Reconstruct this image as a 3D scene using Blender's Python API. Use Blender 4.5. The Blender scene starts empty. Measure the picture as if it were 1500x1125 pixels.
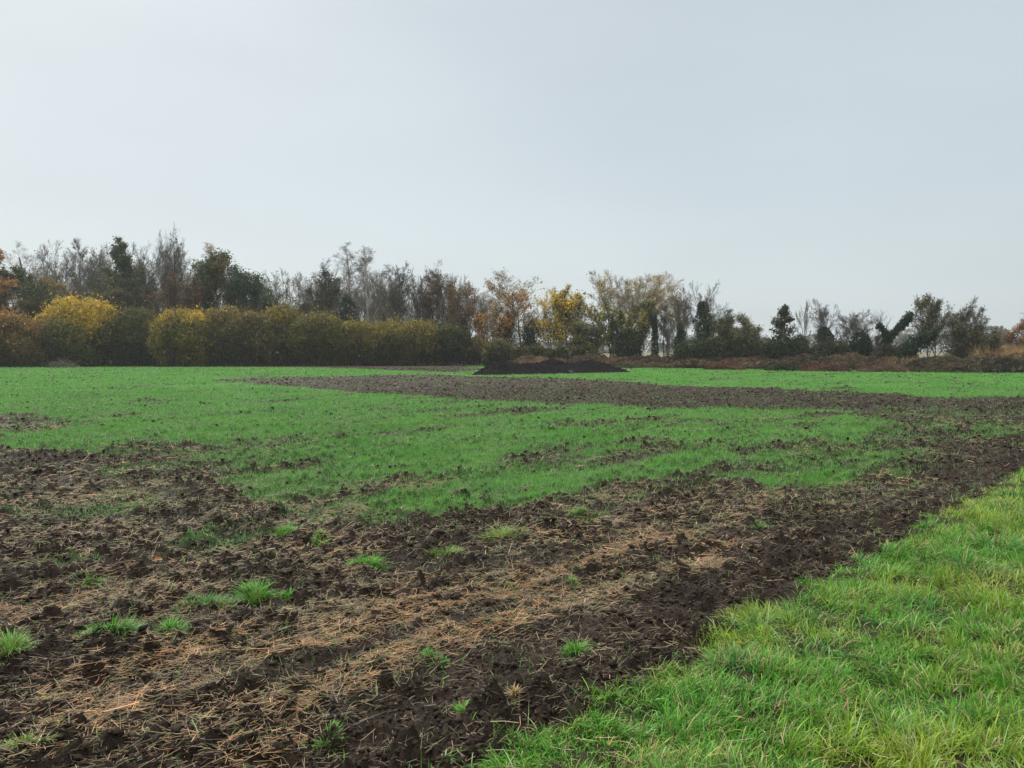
import bpy, math, random
import numpy as np
from mathutils import Vector, Matrix

# ------------------------------------------------------------------ camera, world, sun, exposure
SC = bpy.context.scene
COL = SC.collection
EYE, PITCH = 1.7, math.radians(2.5)
cam_d = bpy.data.cameras.new('camera')
cam_d.sensor_width = 36.0
cam_d.lens = 27.72
cam_d.clip_start = 0.05
cam_d.clip_end = 20000
cam = bpy.data.objects.new('camera', cam_d)
COL.objects.link(cam)
cam.location = (0, 0, EYE)
cam.rotation_euler = (math.pi / 2 - PITCH, 0, 0)
SC.camera = cam
SC.view_settings.view_transform = 'Standard'
SC.view_settings.look = 'None'
SC.view_settings.exposure = 0.55
SC.view_settings.gamma = 1.0
SC.cycles.use_denoising = True
SC.cycles.denoiser = 'OPENIMAGEDENOISE'
SC.cycles.denoising_input_passes = 'RGB_ALBEDO_NORMAL'
SC.cycles.denoising_prefilter = 'ACCURATE'
SC.cycles.max_bounces = 6
SC.cycles.volume_bounces = 1
SC.cycles.diffuse_bounces = 3
SC.cycles.transmission_bounces = 3
SC.cycles.use_adaptive_sampling = True
SC.cycles.adaptive_threshold = 0.02

SUN_EL, SUN_ROT = math.radians(42), math.radians(-35)
w = bpy.data.worlds.new('World')
SC.world = w
w.use_nodes = True
nt = w.node_tree
nt.nodes.clear()
out = nt.nodes.new('ShaderNodeOutputWorld')
bg_sky = nt.nodes.new('ShaderNodeBackground')
sky = nt.nodes.new('ShaderNodeTexSky')
sky.sky_type = 'NISHITA'
sky.sun_disc = False
sky.sun_elevation = SUN_EL
sky.sun_rotation = SUN_ROT
sky.air_density, sky.dust_density = 1.0, 4.0
bg_sky.inputs['Strength'].default_value = 0.07
nt.links.new(sky.outputs[0], bg_sky.inputs['Color'])
# the cloud deck: an even overcast, brighter overhead, faintly mottled
tc = nt.nodes.new('ShaderNodeTexCoord')
sep = nt.nodes.new('ShaderNodeSeparateXYZ')
nt.links.new(tc.outputs['Generated'], sep.inputs[0])
ramp = nt.nodes.new('ShaderNodeValToRGB')
cr = ramp.color_ramp
cr.elements[0].position = 0.0
cr.elements[0].color = (0.328, 0.368, 0.380, 1)
e = cr.elements.new(0.06); e.color = (0.350, 0.392, 0.405, 1)
e = cr.elements.new(0.18); e.color = (0.322, 0.367, 0.392, 1)
e = cr.elements.new(0.42); e.color = (0.312, 0.352, 0.382, 1)
cr.elements[-1].position = 1.0
cr.elements[-1].color = (1.25, 1.27, 1.25, 1)
nt.links.new(sep.outputs['Z'], ramp.inputs[0])
mp = nt.nodes.new('ShaderNodeMapping')
mp.inputs['Scale'].default_value = (1, 1, 3.2)
nz = nt.nodes.new('ShaderNodeTexNoise')
nz.inputs['Scale'].default_value = 1.5
nz.inputs['Detail'].default_value = 4
nz.inputs['Roughness'].default_value = 0.45
nt.links.new(tc.outputs['Generated'], mp.inputs[0])
nt.links.new(mp.outputs[0], nz.inputs['Vector'])
mr = nt.nodes.new('ShaderNodeMapRange')
mr.inputs['From Min'].default_value, mr.inputs['From Max'].default_value = 0.3, 0.7
mr.inputs['To Min'].default_value, mr.inputs['To Max'].default_value = 0.925, 1.075
nt.links.new(nz.outputs[0], mr.inputs[0])
# the deck is thinner (brighter) on the left than on the right
mx = nt.nodes.new('ShaderNodeMath'); mx.operation = 'MULTIPLY_ADD'
mx.inputs[1].default_value, mx.inputs[2].default_value = -0.09, 1.0
nt.links.new(sep.outputs['X'], mx.inputs[0])
mm = nt.nodes.new('ShaderNodeMath'); mm.operation = 'MULTIPLY'
nt.links.new(mr.outputs[0], mm.inputs[0]); nt.links.new(mx.outputs[0], mm.inputs[1])
mm2 = nt.nodes.new('ShaderNodeMath'); mm2.operation = 'MULTIPLY'
mm2.inputs[1].default_value = 1.32
nt.links.new(mm.outputs[0], mm2.inputs[0])
bg_cl = nt.nodes.new('ShaderNodeBackground')
nt.links.new(ramp.outputs[0], bg_cl.inputs['Color'])
nt.links.new(mm2.outputs[0], bg_cl.inputs['Strength'])
ms = nt.nodes.new('ShaderNodeMixShader')
ms.inputs[0].default_value = 0.9
nt.links.new(bg_sky.outputs[0], ms.inputs[1])
nt.links.new(bg_cl.outputs[0], ms.inputs[2])
nt.links.new(ms.outputs[0], out.inputs['Surface'])

sun_d = bpy.data.lights.new('sun', 'SUN')
sun_d.energy = 1.5
sun_d.angle = math.radians(25)
sun_d.color = (1.0, 0.96, 0.9)
sun = bpy.data.objects.new('sun', sun_d)
COL.objects.link(sun)
sd = Vector((math.sin(SUN_ROT) * math.cos(SUN_EL), math.cos(SUN_ROT) * math.cos(SUN_EL), math.sin(SUN_EL)))
sun.rotation_euler = (-sd).to_track_quat('-Z', 'Y').to_euler()

# ------------------------------------------------------------------ helpers
FPX = 1155.0                                     # focal length, in photo pixels
CP, SP = math.cos(PITCH), math.sin(PITCH)

def ground(px, py):
    """ground point seen at a photo pixel"""
    a, b = (px - 750) / FPX, (562.5 - py) / FPX
    dy, dz = CP + b * SP, -SP + b * CP
    t = -EYE / dz
    return a * t, dy * t

def at(px, py, Y):
    """point seen at a photo pixel, on the vertical plane at distance Y"""
    a, b = (px - 750) / FPX, (562.5 - py) / FPX
    dy, dz = CP + b * SP, -SP + b * CP
    t = Y / dy
    return a * t, EYE + dz * t

def _hash(ix, iy, seed):
    with np.errstate(over='ignore'):
        h = (ix.astype(np.int64) * 374761393 + iy.astype(np.int64) * 668265263 + seed * 2147483647) & 0xffffffff
        h = ((h ^ (h >> 13)) * 1274126177) & 0xffffffff
        h = h ^ (h >> 16)
    return (h & 0xffffff).astype(np.float64) / 0xffffff

def vnoise(x, y, seed=0):
    ix, iy = np.floor(x), np.floor(y)
    fx, fy = x - ix, y - iy
    fx, fy = fx * fx * (3 - 2 * fx), fy * fy * (3 - 2 * fy)
    a, b = _hash(ix, iy, seed), _hash(ix + 1, iy, seed)
    c, d = _hash(ix, iy + 1, seed), _hash(ix + 1, iy + 1, seed)
    return (a + (b - a) * fx) * (1 - fy) + (c + (d - c) * fx) * fy

def fbm(x, y, seed=0, octv=4, gain=0.5):
    s, amp, tot = 0.0, 1.0, 0.0
    for o in range(octv):
        s = s + amp * vnoise(x, y, seed + 17 * o); tot += amp
        x, y, amp = x * 2.03 + 5.1, y * 2.03 + 3.7, amp * gain
    return s / tot

def worley(x, y, seed=0):
    ix, iy = np.floor(x), np.floor(y)
    best = np.full(x.shape, 9.0); bid = np.zeros(x.shape)
    for ox in (-1, 0, 1):
        for oy in (-1, 0, 1):
            cx, cy = ix + ox, iy + oy
            px_, py_ = cx + _hash(cx, cy, seed), cy + _hash(cx, cy, seed + 7)
            d = (px_ - x) ** 2 + (py_ - y) ** 2
            m = d < best
            best = np.where(m, d, best); bid = np.where(m, _hash(cx, cy, seed + 13), bid)
    return np.sqrt(best), bid

def smooth(a, b, x):
    t = np.clip((x - a) / (b - a), 0, 1)
    return t * t * (3 - 2 * t)

def inpoly(poly, x, y):
    c = np.zeros(x.shape, bool)
    n = len(poly)
    for i in range(n):
        x0, y0 = poly[i]; x1, y1 = poly[(i + 1) % n]
        if y0 == y1: continue
        m = ((y0 > y) != (y1 > y)) & (x < (x1 - x0) * (y - y0) / (y1 - y0) + x0)
        c ^= m
    return c

def mesh_np(name, V, F4=None, F3=None, col=None, mat=None, smooth_shade=False):
    """one mesh from numpy arrays: verts, quads, tris, colour per vertex"""
    me = bpy.data.meshes.new(name)
    V = np.ascontiguousarray(V, np.float32).reshape(-1, 3)
    parts, tot, start = [], [], 0
    n4 = 0 if F4 is None else len(F4); n3 = 0 if F3 is None else len(F3)
    me.vertices.add(len(V)); me.vertices.foreach_set('co', V.ravel())
    loops = []
    if n4: loops.append(np.asarray(F4, np.int32).ravel())
    if n3: loops.append(np.asarray(F3, np.int32).ravel())
    lp = np.concatenate(loops)
    me.loops.add(len(lp)); me.loops.foreach_set('vertex_index', lp)
    st = np.concatenate([np.arange(n4) * 4, n4 * 4 + np.arange(n3) * 3]).astype(np.int32)
    me.polygons.add(n4 + n3); me.polygons.foreach_set('loop_start', st)
    if smooth_shade:
        me.polygons.foreach_set('use_smooth', np.ones(n4 + n3, bool))
    if col is not None:
        ca = me.color_attributes.new('Col', 'FLOAT_COLOR', 'POINT')
        c4 = np.ones((len(V), 4), np.float32); c4[:, :3] = col
        ca.data.foreach_set('color', c4.ravel())
    me.update(calc_edges=True)
    if mat: me.materials.append(mat)
    return me

def link(name, me, parent=None):
    o = bpy.data.objects.new(name, me)
    COL.objects.link(o)
    if parent: o.parent = parent
    return o

def tag(o, label=None, cat=None, group=None, kind=None):
    if label: o['label'] = label
    if cat: o['category'] = cat
    if group: o['group'] = group
    if kind: o['kind'] = kind
    return o

def thing(name, loc, label, cat, group=None):
    o = bpy.data.objects.new(name, None)
    COL.objects.link(o)
    o.location = loc
    o.empty_display_size = 0.5
    return tag(o, label, cat, group)

class Geo:
    """collects verts/faces/colours from several generators for one mesh"""
    def __init__(s): s.V, s.F4, s.F3, s.C, s.n = [], [], [], [], 0
    def add(s, V, F4=None, F3=None, C=None):
        V = V.reshape(-1, 3)
        s.V.append(V)
        if F4 is not None and len(F4): s.F4.append(F4 + s.n)
        if F3 is not None and len(F3): s.F3.append(F3 + s.n)
        s.C.append(np.broadcast_to(C, (len(V), 3)) if C is not None else np.ones((len(V), 3)))
        s.n += len(V)
    def mesh(s, name, mat, off=(0, 0, 0), sm=False):
        return mesh_np(name, np.concatenate(s.V) - np.array(off), np.concatenate(s.F4) if s.F4 else None,
                       np.concatenate(s.F3) if s.F3 else None, np.concatenate(s.C), mat, sm)

# ------------------------------------------------------------------ materials
def mat_attr(name, rough=0.6, transl=0.0, spec=0.5, bump=None, vary=0.0, nscale=3.0):
    m = bpy.data.materials.new(name); m.use_nodes = True
    t = m.node_tree; t.nodes.clear()
    o = t.nodes.new('ShaderNodeOutputMaterial')
    p = t.nodes.new('ShaderNodeBsdfPrincipled')
    p.inputs['Roughness'].default_value = rough
    p.inputs['Specular IOR Level'].default_value = spec
    a = t.nodes.new('ShaderNodeAttribute'); a.attribute_name = 'Col'
    c = a.outputs['Color']
    if vary:
        g = t.nodes.new('ShaderNodeNewGeometry')
        n = t.nodes.new('ShaderNodeTexNoise'); n.inputs['Scale'].default_value = nscale; n.inputs['Detail'].default_value = 3
        t.links.new(g.outputs['Position'], n.inputs['Vector'])
        r = t.nodes.new('ShaderNodeMapRange')
        r.inputs['From Min'].default_value, r.inputs['From Max'].default_value = 0.3, 0.7
        r.inputs['To Min'].default_value, r.inputs['To Max'].default_value = 1 - vary, 1 + vary
        t.links.new(n.outputs[0], r.inputs[0])
        v = t.nodes.new('ShaderNodeVectorMath'); v.operation = 'SCALE'
        t.links.new(c, v.inputs[0]); t.links.new(r.outputs[0], v.inputs['Scale'])
        c = v.outputs[0]
    t.links.new(c, p.inputs['Base Color'])
    if bump:
        g = t.nodes.new('ShaderNodeNewGeometry')
        n = t.nodes.new('ShaderNodeTexNoise'); n.inputs['Scale'].default_value = bump[0]; n.inputs['Detail'].default_value = 6
        n.inputs['Roughness'].default_value = 0.7
        t.links.new(g.outputs['Position'], n.inputs['Vector'])
        b = t.nodes.new('ShaderNodeBump'); b.inputs['Strength'].default_value = 1.0; b.inputs['Distance'].default_value = bump[1]
        t.links.new(n.outputs[0], b.inputs['Height']); t.links.new(b.outputs[0], p.inputs['Normal'])
    if transl:
        tr = t.nodes.new('ShaderNodeBsdfTranslucent'); t.links.new(c, tr.inputs['Color'])
        x = t.nodes.new('ShaderNodeMixShader'); x.inputs[0].default_value = transl
        t.links.new(p.outputs[0], x.inputs[1]); t.links.new(tr.outputs[0], x.inputs[2])
        t.links.new(x.outputs[0], o.inputs['Surface'])
    else:
        t.links.new(p.outputs[0], o.inputs['Surface'])
    return m

M_SOIL = mat_attr('soil', 0.75, spec=0.16, bump=(60, 0.03), vary=0.45, nscale=14)
M_CLOD = mat_attr('clod', 0.7, spec=0.18, bump=(120, 0.008), vary=0.3, nscale=40)
M_GRASS = mat_attr('grass_blade', 0.5, 0.25, spec=0.22)
M_CROP = mat_attr('crop_blade', 0.6, 0.3, spec=0.15)
M_STRAW = mat_attr('straw', 0.55, 0.1, spec=0.3)
M_LEAF = mat_attr('leaf', 0.6, 0.3, spec=0.25)
M_BARK = mat_attr('bark', 0.85, spec=0.2, bump=(20, 0.01), vary=0.2, nscale=6)
M_HEAP = mat_attr('compost', 0.9, spec=0.05, bump=(14, 0.05), vary=0.3, nscale=5)

# ------------------------------------------------------------------ where crop, soil, straw and verge lie
def topx(X, Y):
    """ground point -> photo pixel (only used to look up the plan below, drawn over the photo's ground)"""
    Yc = np.maximum(Y, 0.5)
    depth = Yc * CP + EYE * SP
    up = -EYE * CP + Yc * SP
    return 750 + FPX * X / depth, 562.5 - FPX * up / depth

VA = np.array(ground(690, 1112)); VB = np.array(ground(1500, 684))
VD = (VB - VA) / np.linalg.norm(VB - VA)            # the verge edge and the drill rows run this way
VN = np.array([VD[1], -VD[0]])

def rowcoords(X, Y):
    return (X - VA[0]) * VD[0] + (Y - VA[1]) * VD[1], (X - VA[0]) * VN[0] + (Y - VA[1]) * VN[1]

def verge_d(X, Y):
    """signed distance into the verge, ragged"""
    u, v = rowcoords(X, Y)
    return v + 0.18 * (fbm(u * 0.9, v * 0.9, 3, 3) - 0.5) + 0.34 * (fbm(u * 4, v * 4, 5, 3) - 0.5) - 0.09

PLAN = [  # (polygon in photo pixels, crop density), later ones win
    ([(-900, 605), (0, 608), (90, 611), (125, 617), (110, 628), (60, 634), (-900, 640)], 0.35),
    ([(-900, 655), (0, 652), (60, 662), (110, 667), (170, 656), (260, 650), (310, 656), (345, 690), (330, 715), (420, 735), (440, 770),
      (520, 752), (600, 757), (700, 752), (780, 738), (840, 728), (900, 716), (960, 712), (1010, 708), (1080, 700), (1160, 716), (1260, 710),
      (1330, 700), (1400, 695), (1500, 640), (2600, 640), (2600, 3000), (-3000, 3000), (-3000, 660)], 0.085),
    ([(300, 650), (430, 640), (520, 660), (500, 715), (420, 738), (330, 720), (345, 690)], 0.8),
    ([(380, 735), (470, 700), (560, 720), (520, 756), (440, 775)], 0.75),
    ([(100, 672), (230, 656), (400, 655), (290, 690), (150, 705)], 0.3),
    ([(230, 830), (280, 795), (360, 775), (420, 770), (400, 800), (320, 825), (260, 838)], 0.5),
    ([(430, 770), (520, 752), (600, 757), (580, 775), (470, 790)], 0.45),
    ([(0, 735), (160, 725), (260, 745), (180, 765), (0, 770)], 0.3),
    ([(930, 735), (1000, 728), (1080, 730), (1040, 745), (960, 748)], 0.4),
    ([(0, 835), (90, 815), (140, 835), (90, 868), (0, 872)], 0.4),
    ([(300, 557), (450, 552), (640, 548), (700, 551), (850, 556), (1000, 566), (1200, 574), (1350, 583), (2600, 584), (2600, 640), (1500, 612), (1400, 606),
      (1300, 606), (1200, 603), (1100, 604), (1000, 598), (930, 596), (850, 595), (780, 592), (690, 590), (620, 582), (550, 577),
      (500, 574), (430, 567)], 0.12),
    ([(-900, 528), (430, 533), (700, 530), (700, 546), (640, 545), (450, 538), (-900, 538)], 0.02),
    ([(1200, 612), (1340, 598), (2600, 600), (2600, 690), (1500, 690), (1400, 705), (1320, 700), (1290, 680), (1180, 690), (1160, 670), (1290, 640), (1310, 622)], 0.22),
    ([(1330, 660), (1390, 640), (2600, 640), (2600, 700), (1440, 705), (1380, 690)], 0.05),
    ([(1180, 685), (1230, 668), (1330, 662), (1330, 680), (1270, 700), (1200, 703)], 0.8),
    ([(1240, 705), (1300, 692), (1420, 690), (1400, 704), (1300, 712)], 0.6),
    ([(1120, 622), (1200, 612), (1310, 618), (1290, 636), (1180, 640)], 0.95),
    ([(1400, 635), (1490, 628), (1500, 640), (1440, 648)], 0.5),
    ([(1045, 690), (1100, 682), (1170, 684), (1168, 696), (1060, 700)], 0.12),
    ([(1060, 665), (1180, 652), (1270, 646), (1260, 660), (1120, 676)], 0.45),
    ([(500, 718), (600, 700), (720, 690), (800, 677), (812, 684), (700, 702), (560, 722)], 0.5),
    ([(840, 627), (920, 615), (1000, 612), (960, 622), (860, 632)], 0.35),
    ([(540, 640), (600, 632), (590, 638)], 0.3),
    ([(560, 662), (680, 652), (800, 640), (810, 648), (660, 662)], 0.85),
    ([(770, 655), (870, 650), (860, 662), (780, 664)], 0.85),
    ([(640, 605), (800, 600), (900, 604), (800, 612), (660, 612)], 0.85),
    ([(160, 604), (260, 600), (250, 606)], 0.5),
    ([(900, 738), (960, 722), (1060, 712), (1160, 716), (1100, 740), (1000, 752)], 0.22),
]

def crop_density(X, Y, jitter=None):
    u, v = rowcoords(X, Y)
    s = np.clip(Y / 12.0, 0.35, 4.0)
    du = (fbm(u * 0.45 / s, v * 1.3 / s, 21, 3) - 0.5) * 2.6 * s
    dv = (fbm(u * 0.7 / s, v * 2.1 / s, 31, 3) - 0.5) * 0.75 * s
    if jitter is not None:
        dv = dv + jitter * 0.12 * s
    XX = X + du * 0.35 * VD[0] + dv * VN[0]; YY = Y + du * 0.35 * VD[1] + dv * VN[1]
    px, py = topx(XX, YY)
    D = np.ones(X.shape)
    for poly, d in PLAN:
        D = np.where(inpoly(poly, px, py), d, D)
    D = np.where(Y < 0.7, 0.05, D)
    # seedling gaps: streaks along the drill rows and blotches
    st = fbm(u * 0.35, v * 1.6, 41, 4)
    D = np.where(D > 0.7, D * (0.3 + 0.7 * smooth(0.28, 0.42, st)) * (.72 + .28 * smooth(.3, .5, fbm(u * 2.1, v * 4.5, 43, 3))), D * smooth(0.3, 0.62, fbm(u * 1.1, v * 1.9, 47, 3)) * 1.6)
    return np.clip(D, 0, 1)

STRAWPLAN = [
    ([(-400, 1130), (0, 1030), (250, 955), (420, 925), (650, 875), (860, 795), (915, 805), (760, 890), (520, 975), (300, 1015), (100, 1085), (-400, 1260)], 1.0),
    ([(150, 1250), (400, 1045), (560, 985), (760, 925), (950, 862), (1120, 785), (1140, 805), (960, 895), (780, 955), (600, 1010), (470, 1070), (300, 1250)], 0.85),
    ([(560, 870), (700, 830), (860, 780), (1000, 740), (1150, 735), (1120, 770), (960, 800), (760, 860)], 0.5),
    ([(-300, 700), (300, 690), (600, 760), (500, 840), (100, 900), (-300, 960)], 0.42),
]

def straw_density(X, Y):
    u, v = rowcoords(X, Y)
    XX = X + (fbm(u * .6, v * 1.2, 61, 3) - 0.5) * 0.9; YY = Y + (fbm(u * .6, v * 1.2, 67, 3) - 0.5) * 0.9
    px, py = topx(XX, YY)
    D = np.full(X.shape, 0.33)
    for poly, d in STRAWPLAN:
        D = np.where(inpoly(poly, px, py), np.maximum(D, d), D)
    D = D * (0.25 + 1.3 * smooth(0.3, 0.68, fbm(u * 1.6, v * 3.0, 71, 4)))
    D = D * (1 - 0.62 * smooth(-0.95, -0.4, v))
    return np.clip(D, 0, 1.2)

# relief shared by the ground sheet and everything standing on it
def relief(X, Y):
    u, v = rowcoords(X, Y)
    r = np.hypot(X, Y)
    near = 1 - smooth(30, 70, r)
    vg = smooth(-0.1, 0.25, verge_d(X, Y))
    big = 0.05 * (fbm(u * 0.5, v * 1.4, 81, 3) - 0.5)
    w1, i1 = worley(X * 9, Y * 9, 91)
    w2, i2 = worley(X * 22 + 3, Y * 22, 95)
    w3, i3 = worley(X * 4.2 + 9, Y * 4.2, 97)
    lump = 0.075 * np.clip(0.72 - w1, 0, .5) * (0.2 + i1 ** 2 * 1.5) + 0.036 * np.clip(0.8 - w2, 0, .6) * (0.3 + i2) + .09 * np.clip(.6 - w3, 0, .4) * (i3 > .55)
    lump = lump + 0.05 * (fbm(X * 13, Y * 13, 99, 4, .65) - 0.5)
    lump = lump * (0.65 + .7 * smooth(0.35, 0.6, fbm(u * 1.2, v * 2.4, 103, 3)))
    g = 0.03 * (fbm(X * 3, Y * 3, 107, 3) - 0.5) + 0.05 * vg
    return near * (big + lump * (1 - 0.8 * vg) + g * vg)

# ------------------------------------------------------------------ the ground, one sheet to the horizon
SOIL = np.array([0.040, 0.0265, 0.0175])
GREEN = np.array([0.07, 0.195, 0.035])

def build_ground():
    A = np.concatenate([np.linspace(-180, -56, 32)[:-1], np.linspace(-56, -38, 60)[:-1], np.linspace(-38, 38, 820), np.linspace(38, 56, 60)[1:], np.linspace(56, 180, 32)[1:-1]])
    A = np.radians(A)
    Rr = np.concatenate([[0.3, 0.8, 1.4], np.geomspace(2.0, 40, 900), np.geomspace(40, 130, 130)[1:], np.geomspace(130, 4000, 30)[1:]])
    na, nr = len(A), len(Rr)
    a, r = np.meshgrid(A, Rr, indexing='xy')
    X, Y = (np.sin(a) * r).ravel(), (np.cos(a) * r).ravel()
    Z = np.zeros_like(X)
    m = (np.hypot(X, Y) < 72)
    Z[m] = relief(X[m], Y[m])
    Cd = np.zeros_like(X)
    m2 = (Y > 0.5) & (np.hypot(X, Y) < 131)
    Cd[m2] = sum(crop_density(X[m2], Y[m2], j) for j in (-2.2, 0, 2.2)) / 3
    vg = np.zeros_like(X)
    mv = np.hypot(X, Y) < 200
    vg[mv] = smooth(-0.05, 0.12, verge_d(X[mv], Y[mv]))
    u, v = rowcoords(X, Y)
    tone = 0.75 + 0.5 * fbm(u * 0.8, v * 2.0, 111, 4)
    far = smooth(18, 45, Y)
    C = SOIL * tone[:, None]
    # far soil strips are a greyer, drier brown
    C = C * (1 - far[:, None]) + np.array([0.040, 0.0235, 0.015]) * (far * tone)[:, None]
    k = (Cd * smooth(.15, .7, Cd) * (0.6 + 0.35 * far))[:, None]
    C = C * (1 - k) + GREEN * k * (0.85 + 0.3 * tone[:, None])
    C = C * (1 - vg[:, None] * 0.6) + np.array([0.05, 0.055, 0.02]) * vg[:, None] * 0.6
    # rough pasture beyond the trees
    past = smooth(88, 96, Y + 0.35 * X)
    C = C * (1 - past[:, None]) + np.array([0.16, 0.14, 0.07]) * past[:, None]
    V = np.stack([X, Y, Z], 1)
    V = np.concatenate([V, [[0, 0, 0]]]); C = np.concatenate([C, [SOIL]])
    ir, ia = np.meshgrid(np.arange(nr - 1), np.arange(na), indexing='ij')
    ir, ia = ir.ravel(), ia.ravel(); ja = (ia + 1) % na
    F4 = np.stack([ir * na + ia, (ir + 1) * na + ia, (ir + 1) * na + ja, ir * na + ja], 1)[:, ::-1]
    i = np.arange(na)
    F3 = np.stack([np.full(na, na * nr), i, (i + 1) % na], 1)[:, ::-1]
    me = mesh_np('ground', V, F4, F3, C, M_SOIL, True)
    tag(link('ground', me), 'dark ploughed soil of the field with patches of green crop', kind='structure')
build_ground()

# ------------------------------------------------------------------ scatter helpers
def wedge_points(rng, dens, y0, y1, half=0.78, extra=None):
    """points in the strip of ground y0..y1 seen from the road, dens per square metre"""
    area = half * (y1 * y1 - y0 * y0)
    n = int(area * dens)
    Y = np.sqrt(rng.uniform(y0 * y0, y1 * y1, n))
    X = rng.uniform(-half, half, n) * Y
    return X, Y

def blades(X, Y, Z, h, wd, lean, az, curl, col, tipcol=None, segs=3):
    """curved grass blades: arrays of length n; col n x 3"""
    n = len(X)
    t = np.linspace(0, 1, segs + 1)
    pos = np.zeros((n, segs + 1, 3)); cur = np.stack([X, Y, Z], 1); pos[:, 0] = cur
    dh = h / segs
    for k in range(1, segs + 1):
        th = lean + curl * (k - 0.5) / segs
        cur = cur + np.stack([np.sin(th) * np.cos(az) * dh, np.sin(th) * np.sin(az) * dh, np.cos(th) * dh], 1)
        pos[:, k] = cur
    side_az = az + np.pi / 2
    S = np.stack([np.cos(side_az), np.sin(side_az), np.zeros(n)], 1)
    wdt = wd[:, None] * (1 - t[None, :] ** 1.7) * 0.5
    L = pos - S[:, None] * wdt[..., None]; R = pos + S[:, None] * wdt[..., None]
    nv = 2 * segs + 1
    V = np.zeros((n, nv, 3))
    V[:, 0:2 * segs:2] = L[:, :segs]; V[:, 1:2 * segs:2] = R[:, :segs]; V[:, -1] = pos[:, -1]
    b = (np.arange(n) * nv)[:, None]
    F4 = np.concatenate([b + np.array([2 * k, 2 * k + 1, 2 * k + 3, 2 * k + 2]) for k in range(segs - 1)], 0)
    F3 = b + np.array([2 * segs - 2, 2 * segs - 1, 2 * segs])
    if tipcol is None: tipcol = col
    tt = np.zeros(nv); tt[0:2 * segs:2] = t[:segs]; tt[1:2 * segs:2] = t[:segs]; tt[-1] = 1
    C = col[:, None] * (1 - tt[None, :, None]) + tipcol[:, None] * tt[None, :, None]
    return V.reshape(-1, 3), F4, F3, C.reshape(-1, 3)

def mixcol(a, b, t):
    a, b = np.asarray(a), np.asarray(b)
    return a * (1 - t[:, None]) + b * t[:, None]

def palette(rng, n, cols, wts, clump=None):
    cols = np.array(cols, float)
    wts = np.array(wts, float) / sum(wts)
    r = rng.random(n) if clump is None else np.clip(clump * .75 + rng.random(n) * .25, 0, .9999)
    i = np.searchsorted(np.cumsum(wts), r); i = np.minimum(i, len(cols) - 1)
    return cols[i] * rng.lognormal(0, .22, n)[:, None]

# ------------------------------------------------------------------ crop
def build_crop():
    rng = np.random.default_rng(5)
    g = Geo()
    for y0, y1, dens, wd, hh, segs in ((3, 8, 1100, .0045, .075, 3), (8, 13, 2000, .0055, .085, 3), (13, 20, 950, .009, .09, 2), (20, 32, 380, .015, .095, 2),
                                       (32, 50, 130, .028, .10, 2), (50, 92, 42, .05, .11, 2)):
        X, Y = wedge_points(rng, dens, y0, y1)
        D = crop_density(X, Y, rng.standard_t(3, len(X)) * 2.6)
        px, py = topx(X, Y)
        keep = (rng.random(len(X)) < D) & (verge_d(X, Y) < 0.0) & ~inpoly([(690, 551), (700, 540), (930, 536), (925, 546)], px, py)
        # field ends at the hedge and the bracken
        keep &= (Y < 84.5 - 0.0 * X) & (Y + 0.62 * np.maximum(X - 5, 0) < 79.5 + 6 * (X < 0))
        X, Y = X[keep], Y[keep]; n = len(X)
        u, v = rowcoords(X, Y)
        cl = fbm(u * 0.5, v * 1.1, 131, 3)
        r = rng.random(n)
        h = hh * rng.uniform(.55, 1.25, n) * (0.75 + 0.5 * cl) * np.where(D[keep] < 0.7, 0.75, 1.0)
        t = np.clip((cl - .3) * 1.6 + rng.normal(0, .18, n), 0, 1)
        col = mixcol([0.155, 0.39, 0.07], [0.072, 0.27, 0.03], t)
        pale = rng.random(n) < np.where(D[keep] < .8, .34, .15) * (.4 + 1.2 * smooth(.4, .62, fbm(u * .9, v * 2, 137, 3)))
        col[pale] = np.array([0.24, 0.34, 0.17])  # pale seedlings, with a wet glint painted into their colour
        yl = rng.random(n) < 0.05
        col[yl] = np.array([0.24, 0.28, 0.07])
        col *= rng.uniform(.8, 1.2, n)[:, None]
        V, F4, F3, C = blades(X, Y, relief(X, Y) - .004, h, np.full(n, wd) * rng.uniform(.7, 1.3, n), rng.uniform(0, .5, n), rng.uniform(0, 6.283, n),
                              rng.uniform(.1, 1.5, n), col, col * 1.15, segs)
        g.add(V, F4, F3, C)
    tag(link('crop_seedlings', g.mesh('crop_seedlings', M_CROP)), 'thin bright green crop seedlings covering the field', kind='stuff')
build_crop()

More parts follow.
